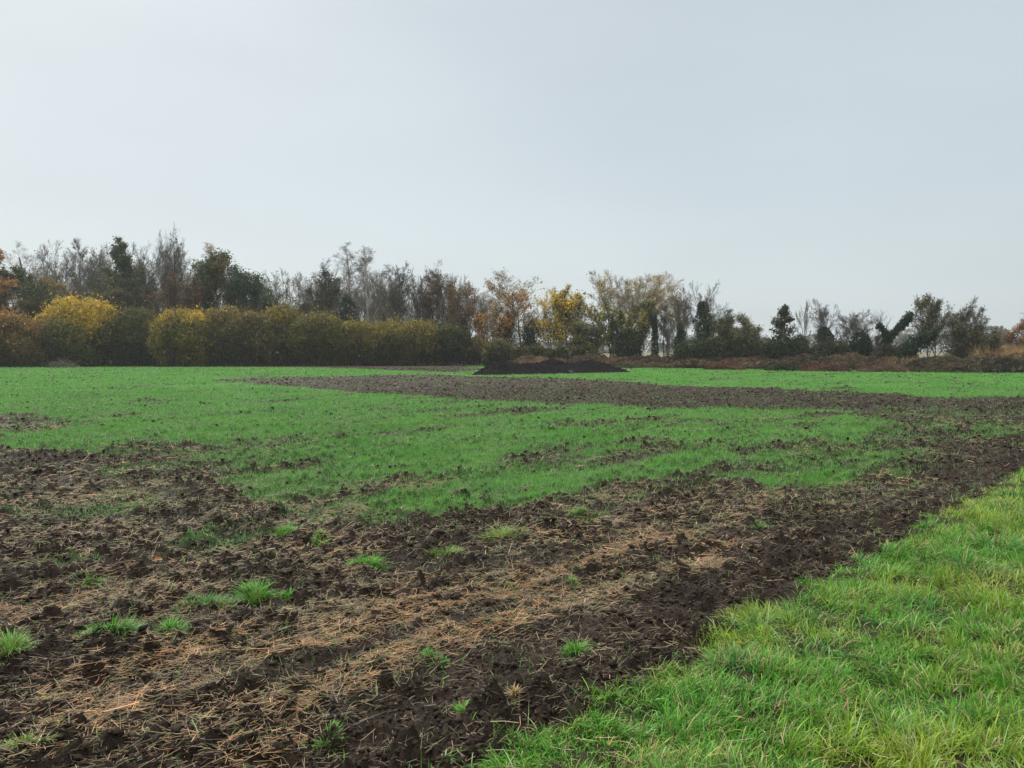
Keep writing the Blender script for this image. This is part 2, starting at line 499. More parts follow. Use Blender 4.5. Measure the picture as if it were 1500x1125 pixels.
# ------------------------------------------------------------------ verge
def verge_blades(rng, X, Y, scale, wd):
    n = len(X)
    # tufts: lean away from the nearest tussock centre
    f = 1.9
    ix, iy = np.floor(X * f), np.floor(Y * f)
    best = np.full(n, 9.0); cx = X.copy(); cy = Y.copy(); cid = np.zeros(n)
    for ox in (-1, 0, 1):
        for oy in (-1, 0, 1):
            qx = (ix + ox + _hash(ix + ox, iy + oy, 151)) / f; qy = (iy + oy + _hash(ix + ox, iy + oy, 157)) / f
            d = (qx - X) ** 2 + (qy - Y) ** 2
            m = d < best
            best = np.where(m, d, best); cx = np.where(m, qx, cx); cy = np.where(m, qy, cy); cid = np.where(m, _hash(ix + ox, iy + oy, 163), cid)
    d = np.sqrt(best)
    az = np.arctan2(Y - cy, X - cx) + rng.normal(0, .8, n)
    big = fbm(X * 1.1, Y * 1.1, 171, 3)
    tall = smooth(.55, .8, cid) * (1 - smooth(.06, .2, d))
    fine = fbm(X * 7, Y * 7, 175, 3)
    flow = fbm(X * 1.6, Y * 1.6, 177, 3) * 14
    az = np.where(rng.random(n) < .25 + .6 * tall, az, flow + rng.normal(0, 1.1, n))
    ed = smooth(0, .5, verge_d(X, Y))
    h = (.045 + .075 * tall + .075 * smooth(.3, .7, fine) + .05 * (big - .3)) * rng.uniform(.5, 1.5, n) * scale * (.66 + .32 * ed)
    lean = np.clip(rng.uniform(.0, .75, n) + d * 2.5 * tall, 0, 1.1)
    curl = rng.uniform(.2, 2.5, n)
    t = np.clip((fbm(X * 1.3, Y * 1.3, 181, 4, .6) - .44) * 4 + rng.normal(0, .25, n) - .5 * tall, 0, 1)
    col = mixcol([0.10, 0.31, 0.025], [0.28, 0.39, 0.03], t)
    blu = (tall > .4) & (cid > .78)
    col[blu] = mixcol(col[blu], [0.09, 0.28, 0.08], np.full(blu.sum(), .4))
    yellowing = rng.random(n) < .06 + .25 * smooth(.5, .72, fbm(X * 2.3 + 9, Y * 2.3, 191, 3))
    col[yellowing] = np.array([0.46, 0.42, 0.13])
    dead = rng.random(n) < .035
    col[dead] = np.array([0.50, 0.38, 0.20])
    wet = rng.random(n) < .07
    col[wet] = np.array([0.36, 0.50, 0.22])  # brighter blades: the gloss of wet grass painted into the colour
    col *= rng.lognormal(0, .25, n)[:, None]
    return blades(X, Y, relief(X, Y) - .01, h, np.full(n, wd) * rng.uniform(.6, 1.4, n), lean, az, curl, col * .62, col * 1.1, 4 if scale == 1 else 3)  # darker blade bases: shade down in the sward put into the colour

def build_verge():
    rng = np.random.default_rng(9)
    g = Geo()
    for y0, y1, dens, sc, wd, half in ((2.4, 5.2, 11000, 1, .0056, .72), (5.2, 8, 7500, 1.0, .0064, .74), (8, 13, 4200, 1.05, .0085, .78), (13, 24, 500, 1.15, .018, 1.25),
                                       (24, 45, 70, 1.2, .04, 1.3)):
        area = half * (y1 * y1 - y0 * y0)
        n = int(area * dens * .6)
        Y = np.sqrt(rng.uniform(y0 * y0, y1 * y1, n)); X = rng.uniform(-.2 * half, half, n) * Y
        vd = verge_d(X, Y)
        # dark bare spot on the verge, and thin edge
        sx, sy = ground(1275, 935)
        bare = np.exp(-(((X - sx) / .42) ** 2 + ((Y - sy) / .22) ** 2))
        sx, sy = ground(1125, 945); bare = np.maximum(bare, .8 * np.exp(-(((X - sx) / .15) ** 2 + ((Y - sy) / .1) ** 2)))
        gaps = smooth(.36, .54, fbm(X * 5.2, Y * 5.2, 201, 4, .6))
        keep = (rng.random(n) < smooth(-.05, .12, vd) * (1 - .8 * bare) * (.16 + .84 * gaps))
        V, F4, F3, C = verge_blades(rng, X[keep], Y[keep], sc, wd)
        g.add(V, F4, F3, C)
    # the rest of the verge beside and behind the road side, coarser
    n = 330000
    X = rng.uniform(-.5, 9.5, n); Y = rng.uniform(-1, 12.5, n)
    keep = (verge_d(X, Y) > 0) & (X > .7 * Y)
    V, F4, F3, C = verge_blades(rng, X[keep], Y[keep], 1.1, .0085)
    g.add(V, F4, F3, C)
    tag(link('verge_grass', g.mesh('verge_grass', M_GRASS)), 'lush yellow-green grass of the field margin', kind='stuff')
build_verge()

# ------------------------------------------------------------------ straw
def sticks(rng, X, Y, Z, L, wd, az, tilt, col):
    """slightly bent three-sided stalks"""
    n = len(X)
    d = np.stack([np.cos(az) * np.cos(tilt), np.sin(az) * np.cos(tilt), np.sin(tilt)], 1)
    s = np.stack([-np.sin(az), np.cos(az), np.zeros(n)], 1)
    up = np.cross(d, s) * -1
    up[:, 2] = np.abs(up[:, 2])
    P0 = np.stack([X, Y, Z], 1)
    bend = rng.normal(0, .16, n)
    V = np.zeros((n, 3, 3, 3))
    for k, t in enumerate((-.5, 0, .5)):
        c = P0 + d * (L * t)[:, None] + s * (L * bend * (0.25 - t * t) * 4 * .5)[:, None]
        w2 = (wd * .5)[:, None]
        V[:, k, 0] = c - s * w2; V[:, k, 1] = c + s * w2; V[:, k, 2] = c + up * w2 * 1.2
    b = (np.arange(n) * 9)[:, None]
    F = []
    for k in (0, 3):
        for a, c in ((0, 1), (1, 2), (2, 0)):
            F.append(b + np.array([k + a, k + c, k + 3 + c, k + 3 + a]))
    C = np.repeat(col, 9, 0)
    return V.reshape(-1, 3), np.concatenate(F, 0), None, C

def build_straw():
    rng = np.random.default_rng(11)
    g = Geo()
    for y0, y1, dens, wd, Ls in ((2.4, 6, 3400, .0034, .055), (6, 10, 1500, .0048, .065), (10, 20, 380, .0075, .08), (20, 60, 7, .014, .12)):
        X, Y = wedge_points(rng, dens, y0, y1, .8)
        D = straw_density(X, Y)
        cd = crop_density(X, Y)
        keep = (rng.random(len(X)) < D * (1 - .75 * cd)) & (verge_d(X, Y) < 0.05)
        X, Y, D = X[keep], Y[keep], D[keep]; n = len(X)
        main = math.atan2(VD[1], VD[0])
        az = np.where(rng.random(n) < .5, main - .35 + rng.normal(0, .35, n), rng.uniform(0, 3.14, n))
        L = Ls * rng.lognormal(0, .45, n)
        u, v = rowcoords(X, Y)
        warm = smooth(.4, .65, fbm(u * 1.3, v * 2, 211, 3))
        t = np.clip(warm * .8 * (D > .35) + rng.normal(0, .25, n), 0, 1)
        col = mixcol([0.41, 0.295, 0.17], [0.50, 0.275, 0.13], t)
        dirty = np.clip(.75 - D, 0, .55)[:, None]
        col = col * (1 - dirty) + np.array([.17, .13, .085]) * dirty
        grey = rng.random(n) < .3
        col[grey] = np.array([.17, .145, .10])
        gr = rng.random(n) < .12
        col[gr] = np.array([.20, .24, .08])
        col *= rng.lognormal(0, .33, n)[:, None]
        Z = relief(X, Y) + .006 + rng.uniform(0, .012, n) * (D > .5)
        V, F4, F3, C = sticks(rng, X, Y, Z, L, np.full(n, wd) * rng.uniform(.6, 1.4, n), az, rng.normal(.05, .22, n), col)
        g.add(V, F4, F3, C)
        # frayed, curled leaf straw between the stalks
        m = rng.random(n) < .8
        X, Y, Z, D = X[m] + rng.normal(0, .04, m.sum()), Y[m] + rng.normal(0, .04, m.sum()), Z[m], D[m]; k = len(X)
        V, F4, F3, C = blades(X, Y, relief(X, Y) + .004, L[m] * rng.uniform(.6, 1.3, k), np.full(k, wd * 1.1) * rng.uniform(.5, 1.3, k), rng.uniform(1.0, 1.5, k), rng.uniform(0, 6.28, k),
                              rng.uniform(-.4, .5, k), col[m] * .85, col[m], 3)
        g.add(V, F4, F3, C)
    n = 2600
    Y = rng.uniform(2.6, 11, n); X = rng.uniform(-.3, .8, n) * Y; m = (verge_d(X, Y) > .02) & (rng.random(n) < np.clip(40 / Y ** 2, 0, 1)); X, Y = X[m], Y[m]; n = len(X)
    V, F4, F3, C = sticks(rng, X, Y, relief(X, Y) + rng.uniform(.02, .07, n), rng.uniform(.04, .14, n), rng.uniform(.002, .004, n), rng.uniform(0, 3.14, n), rng.normal(0, .35, n),
                          palette(rng, n, [[.06, .04, .03], [.22, .15, .08], [.45, .34, .2]], [1, 1, 1.4]))
    g.add(V, F4, F3, C)
    tag(link('straw_litter', g.mesh('straw_litter', M_STRAW)), 'pale tan and orange straw stubble strewn over the soil', kind='stuff')
build_straw()

# ------------------------------------------------------------------ clods
def ico(sub):
    import bmesh
    bm = bmesh.new(); bmesh.ops.create_icosphere(bm, subdivisions=sub, radius=1)
    V = np.array([v.co[:] for v in bm.verts]); F = np.array([[v.index for v in f.verts] for f in bm.faces]); bm.free()
    return V, F

def clod_shapes(rng, sub, k):
    V, F = ico(sub); out = []
    for i in range(k):
        d = rng.normal(0, 1, (7, 3)); d /= np.linalg.norm(d, axis=1)[:, None]
        W = V.copy()
        for q in range(7):                                   # broken faces
            dd = d[q] * np.array([1, 1, .8]); c = rng.uniform(.3, .75)
            W = W - np.clip(W @ d[q] - c, 0, None)[:, None] * d[q] * .85
        W *= (1 + rng.normal(0, .13, len(V)))[:, None]
        W = W * np.array([rng.uniform(.8, 1.3), rng.uniform(.7, 1.1), rng.uniform(.5, .85)])
        out.append(W)
    return out, F

def build_clods():
    rng = np.random.default_rng(13)
    g = Geo()
    for y0, y1, dens, s0, sub in ((2.4, 4.6, 2600, .0085, 1), (4.6, 8.5, 1200, .011, 1), (8.5, 16, 300, .017, 1), (16, 34, 50, .028, 1), (34, 75, 9, .045, 1)):
        shapes, F = clod_shapes(rng, sub, 16)
        X, Y = wedge_points(rng, dens, y0, y1, .8)
        cd = crop_density(X, Y); u, v = rowcoords(X, Y)
        pr = (1 - .93 * cd) * (.45 + .9 * smooth(.38, .6, fbm(u * 1.3, v * 2.6, 103, 3)))
        keep = (rng.random(len(X)) < pr) & (verge_d(X, Y) < 0.02)
        X, Y = X[keep], Y[keep]; n = len(X)
        s = s0 * rng.lognormal(0, .5, n)
        s = np.minimum(s, max(.042, s0 * 2.0))
        Z = relief(X, Y) + s * .25
        col = SOIL * rng.lognormal(0, .25, n)[:, None] * np.array([1, .97, .95])
        idx = rng.integers(0, len(shapes), n)
        rot = rng.uniform(0, 6.283, n)
        for k, S in enumerate(shapes):
            m = idx == k; q = m.sum()
            if not q: continue
            c, sn = np.cos(rot[m])[:, None], np.sin(rot[m])[:, None]
            Vx = S[None, :, 0] * c - S[None, :, 1] * sn; Vy = S[None, :, 0] * sn + S[None, :, 1] * c
            V = np.stack([Vx, Vy, np.broadcast_to(S[None, :, 2], Vx.shape)], 2) * s[m][:, None, None] + np.stack([X[m], Y[m], Z[m]], 1)[:, None]
            FF = (F[None] + (np.arange(q) * len(S))[:, None, None]).reshape(-1, 3)
            g.add(V, None, FF, np.repeat(col[m], len(S), 0))
    tag(link('soil_clods', g.mesh('soil_clods', M_CLOD)), 'dark crumbly clods of turned soil', kind='stuff')
build_clods()

# ------------------------------------------------------------------ grass tufts on the bare soil
def tuft(name, px, py, rad, h, n, c1, c2, label, cat='grass tuft', group='grass tufts growing on the bare soil', seed=0, stretch=1.0, flat=.55, wd=.0045):
    rng = np.random.default_rng(1000 + seed); n = int(n * 1.6)
    x0, y0 = ground(px, py)
    a = rng.uniform(0, 6.283, n); r = rad * np.sqrt(rng.random(n)) * .62
    ks = int(rng.integers(6, 11)); sa, sr = rng.uniform(0, 6.283, ks), rad * np.sqrt(rng.random(ks)) * .75
    kk = rng.choice(ks, n, p=(lambda q: q / q.sum())(rng.uniform(.2, 1, ks)))
    stray = rng.random(n) < .12
    r = np.where(stray, r * 1.5, r * .5)
    lu = (r * np.cos(a) + sr[kk] * np.cos(sa[kk]) * .8) * stretch; lv = r * np.sin(a) + sr[kk] * np.sin(sa[kk]) * .8
    X = x0 + lu * VD[0] + lv * VN[0]; Y = y0 + lu * VD[1] + lv * VN[1]
    Z = relief(X, Y) - .005
    az = np.arctan2(Y - y0, X - x0) + rng.normal(0, .6, n)
    rr = np.clip(np.hypot(lu / stretch, lv) / rad, 0, 1.3)
    kh = rng.uniform(.55, 1.15, ks)[kk] * np.where(stray, .5, 1)
    col = mixcol(c1, c2, np.clip(rng.normal(.45, .3, n), 0, 1)) * rng.uniform(.65, 1.3, n)[:, None]
    dd = rng.random(n) < .1; col[dd] = np.array([.34, .27, .13])
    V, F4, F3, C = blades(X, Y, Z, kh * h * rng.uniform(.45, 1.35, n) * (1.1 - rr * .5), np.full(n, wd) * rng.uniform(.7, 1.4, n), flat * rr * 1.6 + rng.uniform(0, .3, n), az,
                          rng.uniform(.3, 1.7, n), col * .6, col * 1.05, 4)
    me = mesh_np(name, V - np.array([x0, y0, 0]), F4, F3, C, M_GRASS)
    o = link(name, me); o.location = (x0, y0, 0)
    return tag(o, label, cat, group)

BR1, BR2 = [0.12, 0.42, 0.04], [0.22, 0.52, 0.07]
DK1, DK2 = [0.09, 0.30, 0.05], [0.15, 0.36, 0.08]
YE1, YE2 = [0.22, 0.42, 0.07], [0.38, 0.46, 0.14]
tuft('grass_tuft', 545, 832, .20, .13, 520, BR1, BR2, 'bright lime green grass tuft on dark soil, widest of the lone bright ones', seed=1)
tuft('grass_tuft', 735, 792, .26, .13, 520, YE1, YE2, 'large pale yellow-green grass tuft with spiky drooping blades', seed=2)
tuft('grass_tuft', 650, 815, .22, .09, 360, YE1, YE2, 'flat yellowish grass tuft between the lime one and the large pale one', seed=3)
tuft('grass_tuft', 862, 758, .28, .08, 420, BR1, YE2, 'low mat-like grass tuft close to the crop edge, beyond the large pale tuft', seed=4)
tuft('grass_tuft', 412, 783, .26, .12, 420, BR1, BR2, 'bright tuft growing out of pale green weeds below the crop edge', seed=5)
tuft('grass_tuft', 472, 805, .10, .09, 200, BR1, BR2, 'small round bright tuft alone on dark crumbs near the weedy tuft', seed=6)
tuft('grass_tuft', 376, 880, .16, .13, 460, BR1, BR2, 'bright spiky tuft at the upper end of the long grass streak', seed=7)
tuft('grass_tuft', 422, 877, .07, .09, 140, BR1, BR2, 'tiny vivid tuft just past the end of the long grass streak', seed=8)
tuft('grass_tuft', 300, 897, .17, .075, 520, DK1, DK2, 'dull dark green grass streak trailing along the soil ridge', seed=9, stretch=2.6)
tuft('grass_tuft', 160, 937, .15, .11, 620, DK1, BR2, 'broad dark tuft with flopping blades at the lower end of the streak', seed=10, stretch=1.9)
tuft('grass_tuft', 250, 940, .09, .10, 220, BR1, BR2, 'small vivid tuft in front of the grass streak, above the straw', seed=11)
tuft('grass_tuft', 15, 965, .16, .13, 520, BR1, YE2, 'bright clump at the left edge of the photo', seed=12)
tuft('grass_tuft', 845, 962, .09, .09, 200, BR1, BR2, 'small bright tuft on bare soil near the verge', seed=13)
tuft('grass_tuft', 640, 972, .11, .06, 170, DK1, BR2, 'thin low tuft half hidden in orange straw', seed=14)
tuft('grass_tuft', 838, 865, .11, .05, 150, BR1, YE2, 'thin flat tuft in straw far above the small one near the verge', seed=15)
tuft('grass_tuft', 680, 1055, .05, .07, 90, BR1, BR2, 'tiny upright tuft beside the dry pale tuft', seed=16)
tuft('grass_tuft', 35, 1112, .12, .07, 300, YE1, YE2, 'low yellow-green clump at the bottom left corner', seed=17)
tuft('grass_tuft', 480, 1108, .09, .05, 150, DK1, YE1, 'low dull tuft on wet soil at the bottom of the photo', seed=18)
tuft('grass_tuft', 125, 862, .22, .07, 300, DK1, YE1, 'faint spreading tuft on brown soil above the grass streak', seed=19)
tuft('grass_tuft', 750, 866, .20, .04, 220, DK1, YE1, 'sparse greenish patch of blades amid straw in the middle', seed=20)
tuft('grass_tuft', 1115, 775, .2, .06, 160, DK1, BR2, 'thin tuft on the far dark strip beside the verge', seed=21)
tuft('dry_grass_tuft', 752, 1033, .055, .05, 170, [0.55, 0.44, 0.24], [0.62, 0.42, 0.22], 'dry bleached straw-coloured tuft on dark soil near the verge', 'dry tuft', None, seed=22, wd=.005)
tuft('dark_weed', 979, 727, .10, .13, 300, [0.03, 0.10, 0.025], [0.04, 0.12, 0.03], 'dark green upright weed standing at the crop edge', 'weed', None, seed=23, wd=.010)
tuft('dark_weed', 802, 632, .22, .16, 260, [0.035, 0.15, 0.03], [0.05, 0.17, 0.035], 'darker weed clump standing out of the green crop', 'weed', None, seed=24, wd=.02)

# a fallen leaf
def fallen_leaf():
    x, y = ground(232, 834)
    V = .7 * np.array([[-.04, 0, 0], [-.02, .022, .006], [.015, .026, .01], [.045, .002, .004], [.015, -.022, .012], [-.02, -.02, .005], [0, 0, -.004]], float)
    F = np.array([[6, i, (i + 1) % 6] for i in range(6)])
    z = float(relief(np.array([x]), np.array([y]))[0]) + .03
    me = mesh_np('fallen_leaf', V, None, F, np.tile([[0.42, 0.13, 0.05]], (7, 1)), M_LEAF)
    o = link('fallen_leaf', me); o.location = (x, y, z); o.rotation_euler = (.5, .2, .4)
    tag(o, 'small red-orange fallen leaf on the brown soil', 'leaf')
fallen_leaf()

# ------------------------------------------------------------------ compost heap
def heap():
    xa, ya = ground(694, 549.5); xb, yb = ground(921, 544.5)
    A = np.array([xa, ya]); B = np.array([xb, yb]); L = np.linalg.norm(B - A); d = (B - A) / L; nrm = np.array([-d[1], d[0]])
    nu, nv = 260, 90
    uu, vv = np.meshgrid(np.linspace(0, 1, nu), np.linspace(-1, 1, nv), indexing='ij')
    kp = [0, .04, .10, .15, .20, .27, .36, .45, .50, .57, .64, .70, .78, .86, .93, 1]
    kz = [0, .34, .70, .92, .86, .66, .72, .95, .90, .70, .80, .90, .80, .52, .26, 0]
    ridge = np.interp(uu, kp, kz)
    wid = 1.75 * np.sqrt(np.clip(ridge / .85, .02, 1.2))
    cross = np.clip(1 - np.abs(vv) ** 1.25, 0, 1)
    P = A + d * (uu * L)[..., None] + nrm * (vv * wid + .0)[..., None]
    X, Y = P[..., 0], P[..., 1]
    n = fbm(X * 2.2, Y * 2.2, 301, 4) - .5
    w1, i1 = worley(X * 4.5, Y * 4.5, 305)
    Z = ridge * cross * (1 + .34 * n) + .16 * np.clip(.7 - w1, 0, 1) * (i1 > .3) * cross + .05 * n * cross - .02
    V = np.stack([X, Y, Z], 2).reshape(-1, 3)
    iu, iv = np.meshgrid(np.arange(nu - 1), np.arange(nv - 1), indexing='ij'); iu, iv = iu.ravel(), iv.ravel()
    F = np.stack([iu * nv + iv, (iu + 1) * nv + iv, (iu + 1) * nv + iv + 1, iu * nv + iv + 1], 1)
    C = np.array([0.012, 0.009, 0.009]) * (1 + .5 * (fbm(X * 1.5, Y * 3, 311, 3) - .5)).reshape(-1, 1) * 1.0
    c0 = (A + B) / 2
    g = Geo(); g.add(V, F, None, C)
    rng = np.random.default_rng(31)
    shapes, FF = clod_shapes(rng, 1, 8)
    for k in range(1500):                                       # crumbs lying on the heap and rolled off it
        u, v = rng.random(), rng.normal(0, .6)
        if abs(v) > 1.15: continue
        rz = np.interp(u, kp, kz); wd = 1.75 * math.sqrt(max(rz / .85, .02))
        p = A + d * u * L + nrm * v * wd
        z = rz * max(0, 1 - abs(v) ** 1.25)
        s = .025 * rng.lognormal(0, .5)
        g.add(shapes[k % 8] * s + np.array([p[0], p[1], z + s * .2]), None, FF, np.array([0.018, 0.014, 0.014]) * rng.uniform(.7, 1.8))
    root = thing('compost_heap', (c0[0], c0[1], 0), 'long black heap of compost with three low peaks in front of the trees', 'heap')
    link('heaped_soil', g.mesh('heaped_soil', M_HEAP, (c0[0], c0[1], 0), True), root)
    for px, py, n, h in ((835, 547, 60, .35), (873, 546, 40, .3), (822, 548, 25, .2), (790, 549, 30, .15), (756, 550, 25, .15)):
        x, y = ground(px, py + .6)
        X = rng.normal(0, .08, n); Y = rng.normal(0, .07, n)
        V, F4, F3, C = blades(X, Y, np.zeros(n), h * rng.uniform(.4, 1.2, n), np.full(n, .025), rng.uniform(0, .7, n), rng.uniform(0, 6.28, n), rng.uniform(0, 1, n),
                              np.tile([[.42, .38, .33]], (n, 1)), None, 2)
        o = link('pale_weed', mesh_np('pale_weed', V, F4, F3, C, M_STRAW)); o.location = (x, y, 0)
        tag(o, 'small pale dry weed at the foot of the black compost heap', 'weed', 'pale weeds along the foot of the heap')
heap()

# ------------------------------------------------------------------ trees
UP = np.array([0, 0, 1.0])

def unit(v): return v / np.maximum(np.linalg.norm(v, axis=-1, keepdims=True), 1e-9)

def grow(rng, P, D, L, R, K, wob, trop, taper=.35):
    """polylines: start P n x3, direction D, length L, radius R"""
    n = len(P); pts = np.zeros((n, K, 3)); rad = np.zeros((n, K)); cur, d = P.copy(), unit(D.copy())
    pts[:, 0] = cur; rad[:, 0] = R
    for k in range(1, K):
        d = unit(d + rng.normal(0, wob, (n, 3)) + np.array([0, 0, trop]))
        cur = cur + d * (L / (K - 1))[:, None]
        pts[:, k] = cur; rad[:, k] = R * (1 - (1 - taper) * k / (K - 1))
    return pts, rad

def spawn(rng, pts, rad, L, nch, t0, ang, ratio, rr, shape=0.5, tmax=1.0, upb=0.0):
    n, K, _ = pts.shape
    idx = np.repeat(np.arange(n), nch); m = len(idx)
    t = (np.tile(np.arange(nch), n) + rng.random(m)) / nch * (tmax - t0) + t0
    f = t * (K - 1); k = np.minimum(f.astype(int), K - 2); fr = (f - k)[:, None]
    a, b = pts[idx, k], pts[idx, k + 1]
    P = a * (1 - fr) + b * fr; d = unit(b - a)
    rl = rad[idx, k] * (1 - fr[:, 0]) + rad[idx, k + 1] * fr[:, 0]
    q = unit(np.cross(d, rng.normal(0, 1, (m, 3))))
    an = ang * rng.uniform(.65, 1.3, m)
    D = d * np.cos(an)[:, None] + q * np.sin(an)[:, None] + np.array([0, 0, upb])
    Lc = L[idx] * ratio * rng.uniform(.6, 1.25, m) * (1 - shape * (t - t0) / max(tmax - t0, .01))
    return P, unit(D), Lc, rl * rr, idx

def tubes(pts, rad, sides):
    n, K, _ = pts.shape
    tg = np.zeros_like(pts); tg[:, :-1] = pts[:, 1:] - pts[:, :-1]; tg[:, -1] = tg[:, -2]; tg = unit(tg)
    ref = np.where(np.abs(tg[:, :1, 2:3]) > .9, np.array([1.0, 0, 0]), UP)
    a = unit(np.cross(tg, np.broadcast_to(ref, tg.shape))); b = np.cross(tg, a)
    th = np.arange(sides) * 2 * np.pi / sides
    V = pts[:, :, None] + rad[:, :, None, None] * (a[:, :, None] * np.cos(th)[:, None] + b[:, :, None] * np.sin(th)[:, None])
    base = (np.arange(n) * K * sides)[:, None, None] + (np.arange(K - 1) * sides)[None, :, None]
    s = np.arange(sides)[None, None]; s2 = (s + 1) % sides
    F = np.stack([base + s, base + s2, base + s2 + sides, base + s + sides], -1).reshape(-1, 4)
    return V.reshape(-1, 3), F

def leaves(rng, P, size, col, up=0.0, asp=1.6, outw=None):
    """leaf-sized quads folded along the midrib"""
    n = len(P)
    d = rng.normal(0, 1, (n, 3))
    if outw is not None: d = d + outw
    d = unit(d + np.array([0, 0, up]))
    s = unit(np.cross(d, rng.normal(0, 1, (n, 3))))
    sz = (size * rng.lognormal(0, .3, n))[:, None]
    L, W = d * sz * asp * .5, s * sz * .5
    nn = np.cross(d, s) * sz * .12
    V = np.stack([P - L, P + W * .9 + nn, P + L, P - W * .9 + nn], 1)
    F = (np.arange(n) * 4)[:, None] + np.array([0, 1, 2, 3])
    return V.reshape(-1, 3), F, np.repeat(col, 4, 0)

GREY = [0.115, 0.105, 0.095]; DARK = [0.055, 0.048, 0.04]; PALE = [0.24, 0.21, 0.17]; FAWN = [0.26, 0.21, 0.14]; BIRCH = [0.30, 0.27, 0.25]

def tree(name, label, cat, px, top, Y, width, kind='bare', bark=GREY, leafcols=None, lw=None, nleaf=0, lsize=.14, seed=0, group=None, base=None,
         trunks=1, lean=0.0, dens=1.0, thick=1.0, clear=.25, ivy=None, twig=.0095, leafzone=(0., 1.), tw_col=None, lspread=.15, spread=None):
    """px/top: where the crown's middle and top show in the photo, Y the distance, width the crown's width in photo pixels"""
    rng = np.random.default_rng(5000 + seed)
    if leafcols: leafcols = [list(np.array(c_) * (1.3, 1.18, .95)) for c_ in leafcols]
    if name in ('bare_tree',): nleaf = int(nleaf * .3)
    elif nleaf and lsize < .3: nleaf, lsize = int(nleaf * 1.8), lsize * .66
    if name in ('bare_tree', 'birch_tree'): width *= 1.25; bark = list(np.array(bark) * 1.35)
    xt, zt = at(px, top, Y)
    H = zt
    Wm = width / FPX * Y
    x0 = xt - lean * H
    root = thing(name, (x0, Y, 0), label, cat, group)
    gT, gC = Geo(), Geo()
    n0 = trunks
    if kind == 'birch':   ang1, r1, t0, trop, trop3, n1, wob = .45, .30, clear, .06, -.10, 16, .035
    elif kind == 'cone':  ang1, r1, t0, trop, trop3, n1, wob = 1.05, .36, clear, .04, .0, 26, .05
    elif kind == 'poplar': ang1, r1, t0, trop, trop3, n1, wob = .40, .38, clear, .12, .06, 15, .04
    elif kind == 'fan':   ang1, r1, t0, trop, trop3, n1, wob = .62, .62, clear, .04, .05, 10, .07
    elif kind == 'bush':  ang1, r1, t0, trop, trop3, n1, wob = .55, .50, .12, .05, .03, 8, .09
    else:                 ang1, r1, t0, trop, trop3, n1, wob = .62, .62, clear, .06, .02, 14, .065
    P = np.zeros((n0, 3)); sp = (spread if spread is not None else .12) * Wm
    if n0 > 1:
        P[:, 0] = np.linspace(-1, 1, n0) * sp + rng.normal(0, sp * .2, n0); P[:, 1] = rng.normal(0, sp * .6, n0)
    D = np.zeros((n0, 3)); D[:, 2] = 1; D[:, 0] = lean
    if n0 > 1:
        D[:, :2] += P[:, :2] / max(Wm, .1) * .5 + rng.normal(0, .07, (n0, 2))
        if kind in ('bush', 'fan'): D[:, :2] += rng.normal(0, .22, (n0, 2)) + P[:, :2] / max(Wm, .1) * .9
    P[:, 2] = -.1
    lf = {'fan': .62, 'bush': .62, 'plain': .72}.get(kind, .92)
    L0 = np.full(n0, H * lf) * rng.uniform(.85, 1.0, n0); L0[0] = H * lf * 1.04
    R0 = np.full(n0, H * .014 * thick * (1 if n0 == 1 else .75))
    T, TR = grow(rng, P, D, L0, R0, 9, wob * .5, .03, .18)
    V, F = tubes(T, TR, 6); gT.add(V, F, None, bark)
    # limbs
    P1, D1, L1, R1, i1 = spawn(rng, T, TR, L0, n1, t0, ang1, r1, .55, {'fan': .25, 'plain': .35, 'cone': .88}.get(kind, .62))
    B1, BR1_ = grow(rng, P1, D1, L1, R1, 6, wob, trop, .3)
    P2, D2, L2, R2, i2 = spawn(rng, B1, BR1_, L1, 7, .15, .62, .5, .6, .5)
    B2, BR2_ = grow(rng, P2, D2, L2, np.maximum(R2, twig * 1.4), 4, wob * 1.3, trop, .4)
    n3 = max(2, int(6 * dens))
    P3, D3, L3, R3, i3 = spawn(rng, B2, BR2_, L2, n3, .1, .6, .6, .6, .4)
    B3, BR3_ = grow(rng, P3, D3, L3, np.full(len(P3), twig), 3, wob * 1.5, trop3, .5)
    n4 = max(1, int(5 * dens))
    P4, D4, L4, R4, i4 = spawn(rng, B3, BR3_, L3, n4, .2, .6, .7, .7, .4)
    B4, BR4_ = grow(rng, P4, D4, np.maximum(L4, .25), np.full(len(P4), twig * .75), 3, wob * 1.5, trop3 * 1.5, .4)
    # scale the whole crown to the measured height and width
    allp = np.concatenate([B3.reshape(-1, 3), B4.reshape(-1, 3)])
    zmax = np.percentile(allp[:, 2], 99.7); kz = H / zmax
    wx = np.percentile(allp[:, 0], 98.5) - np.percentile(allp[:, 0], 1.5)
    kx = np.clip(Wm / wx, .45, 2.2)
    cx = (np.percentile(allp[:, 0], 98.5) + np.percentile(allp[:, 0], 1.5)) / 2
    S = np.array([kx, kx, kz])
    sh = np.array([xt - x0 - cx * kx, 0, 0])
    def fit(p):
        q = p * S
        f = np.clip(q[..., 2:3] / max(H, .1), 0, 1)
        return q + sh * f
    gT.V[0] = fit(gT.V[0])
    V, F = tubes(fit(B1), BR1_, 5); gT.add(V, F, None, bark)
    tc_ = np.array(tw_col if tw_col else bark)
    for B, R, s in ((B2, BR2_, 4), (B3, BR3_, 3), (B4, BR4_, 3)):
        V, F = tubes(fit(B), R, s); gC.add(V, F, None, tc_)
    link('trunk', gT.mesh('trunk', M_BARK, (0, 0, 0), True), root)
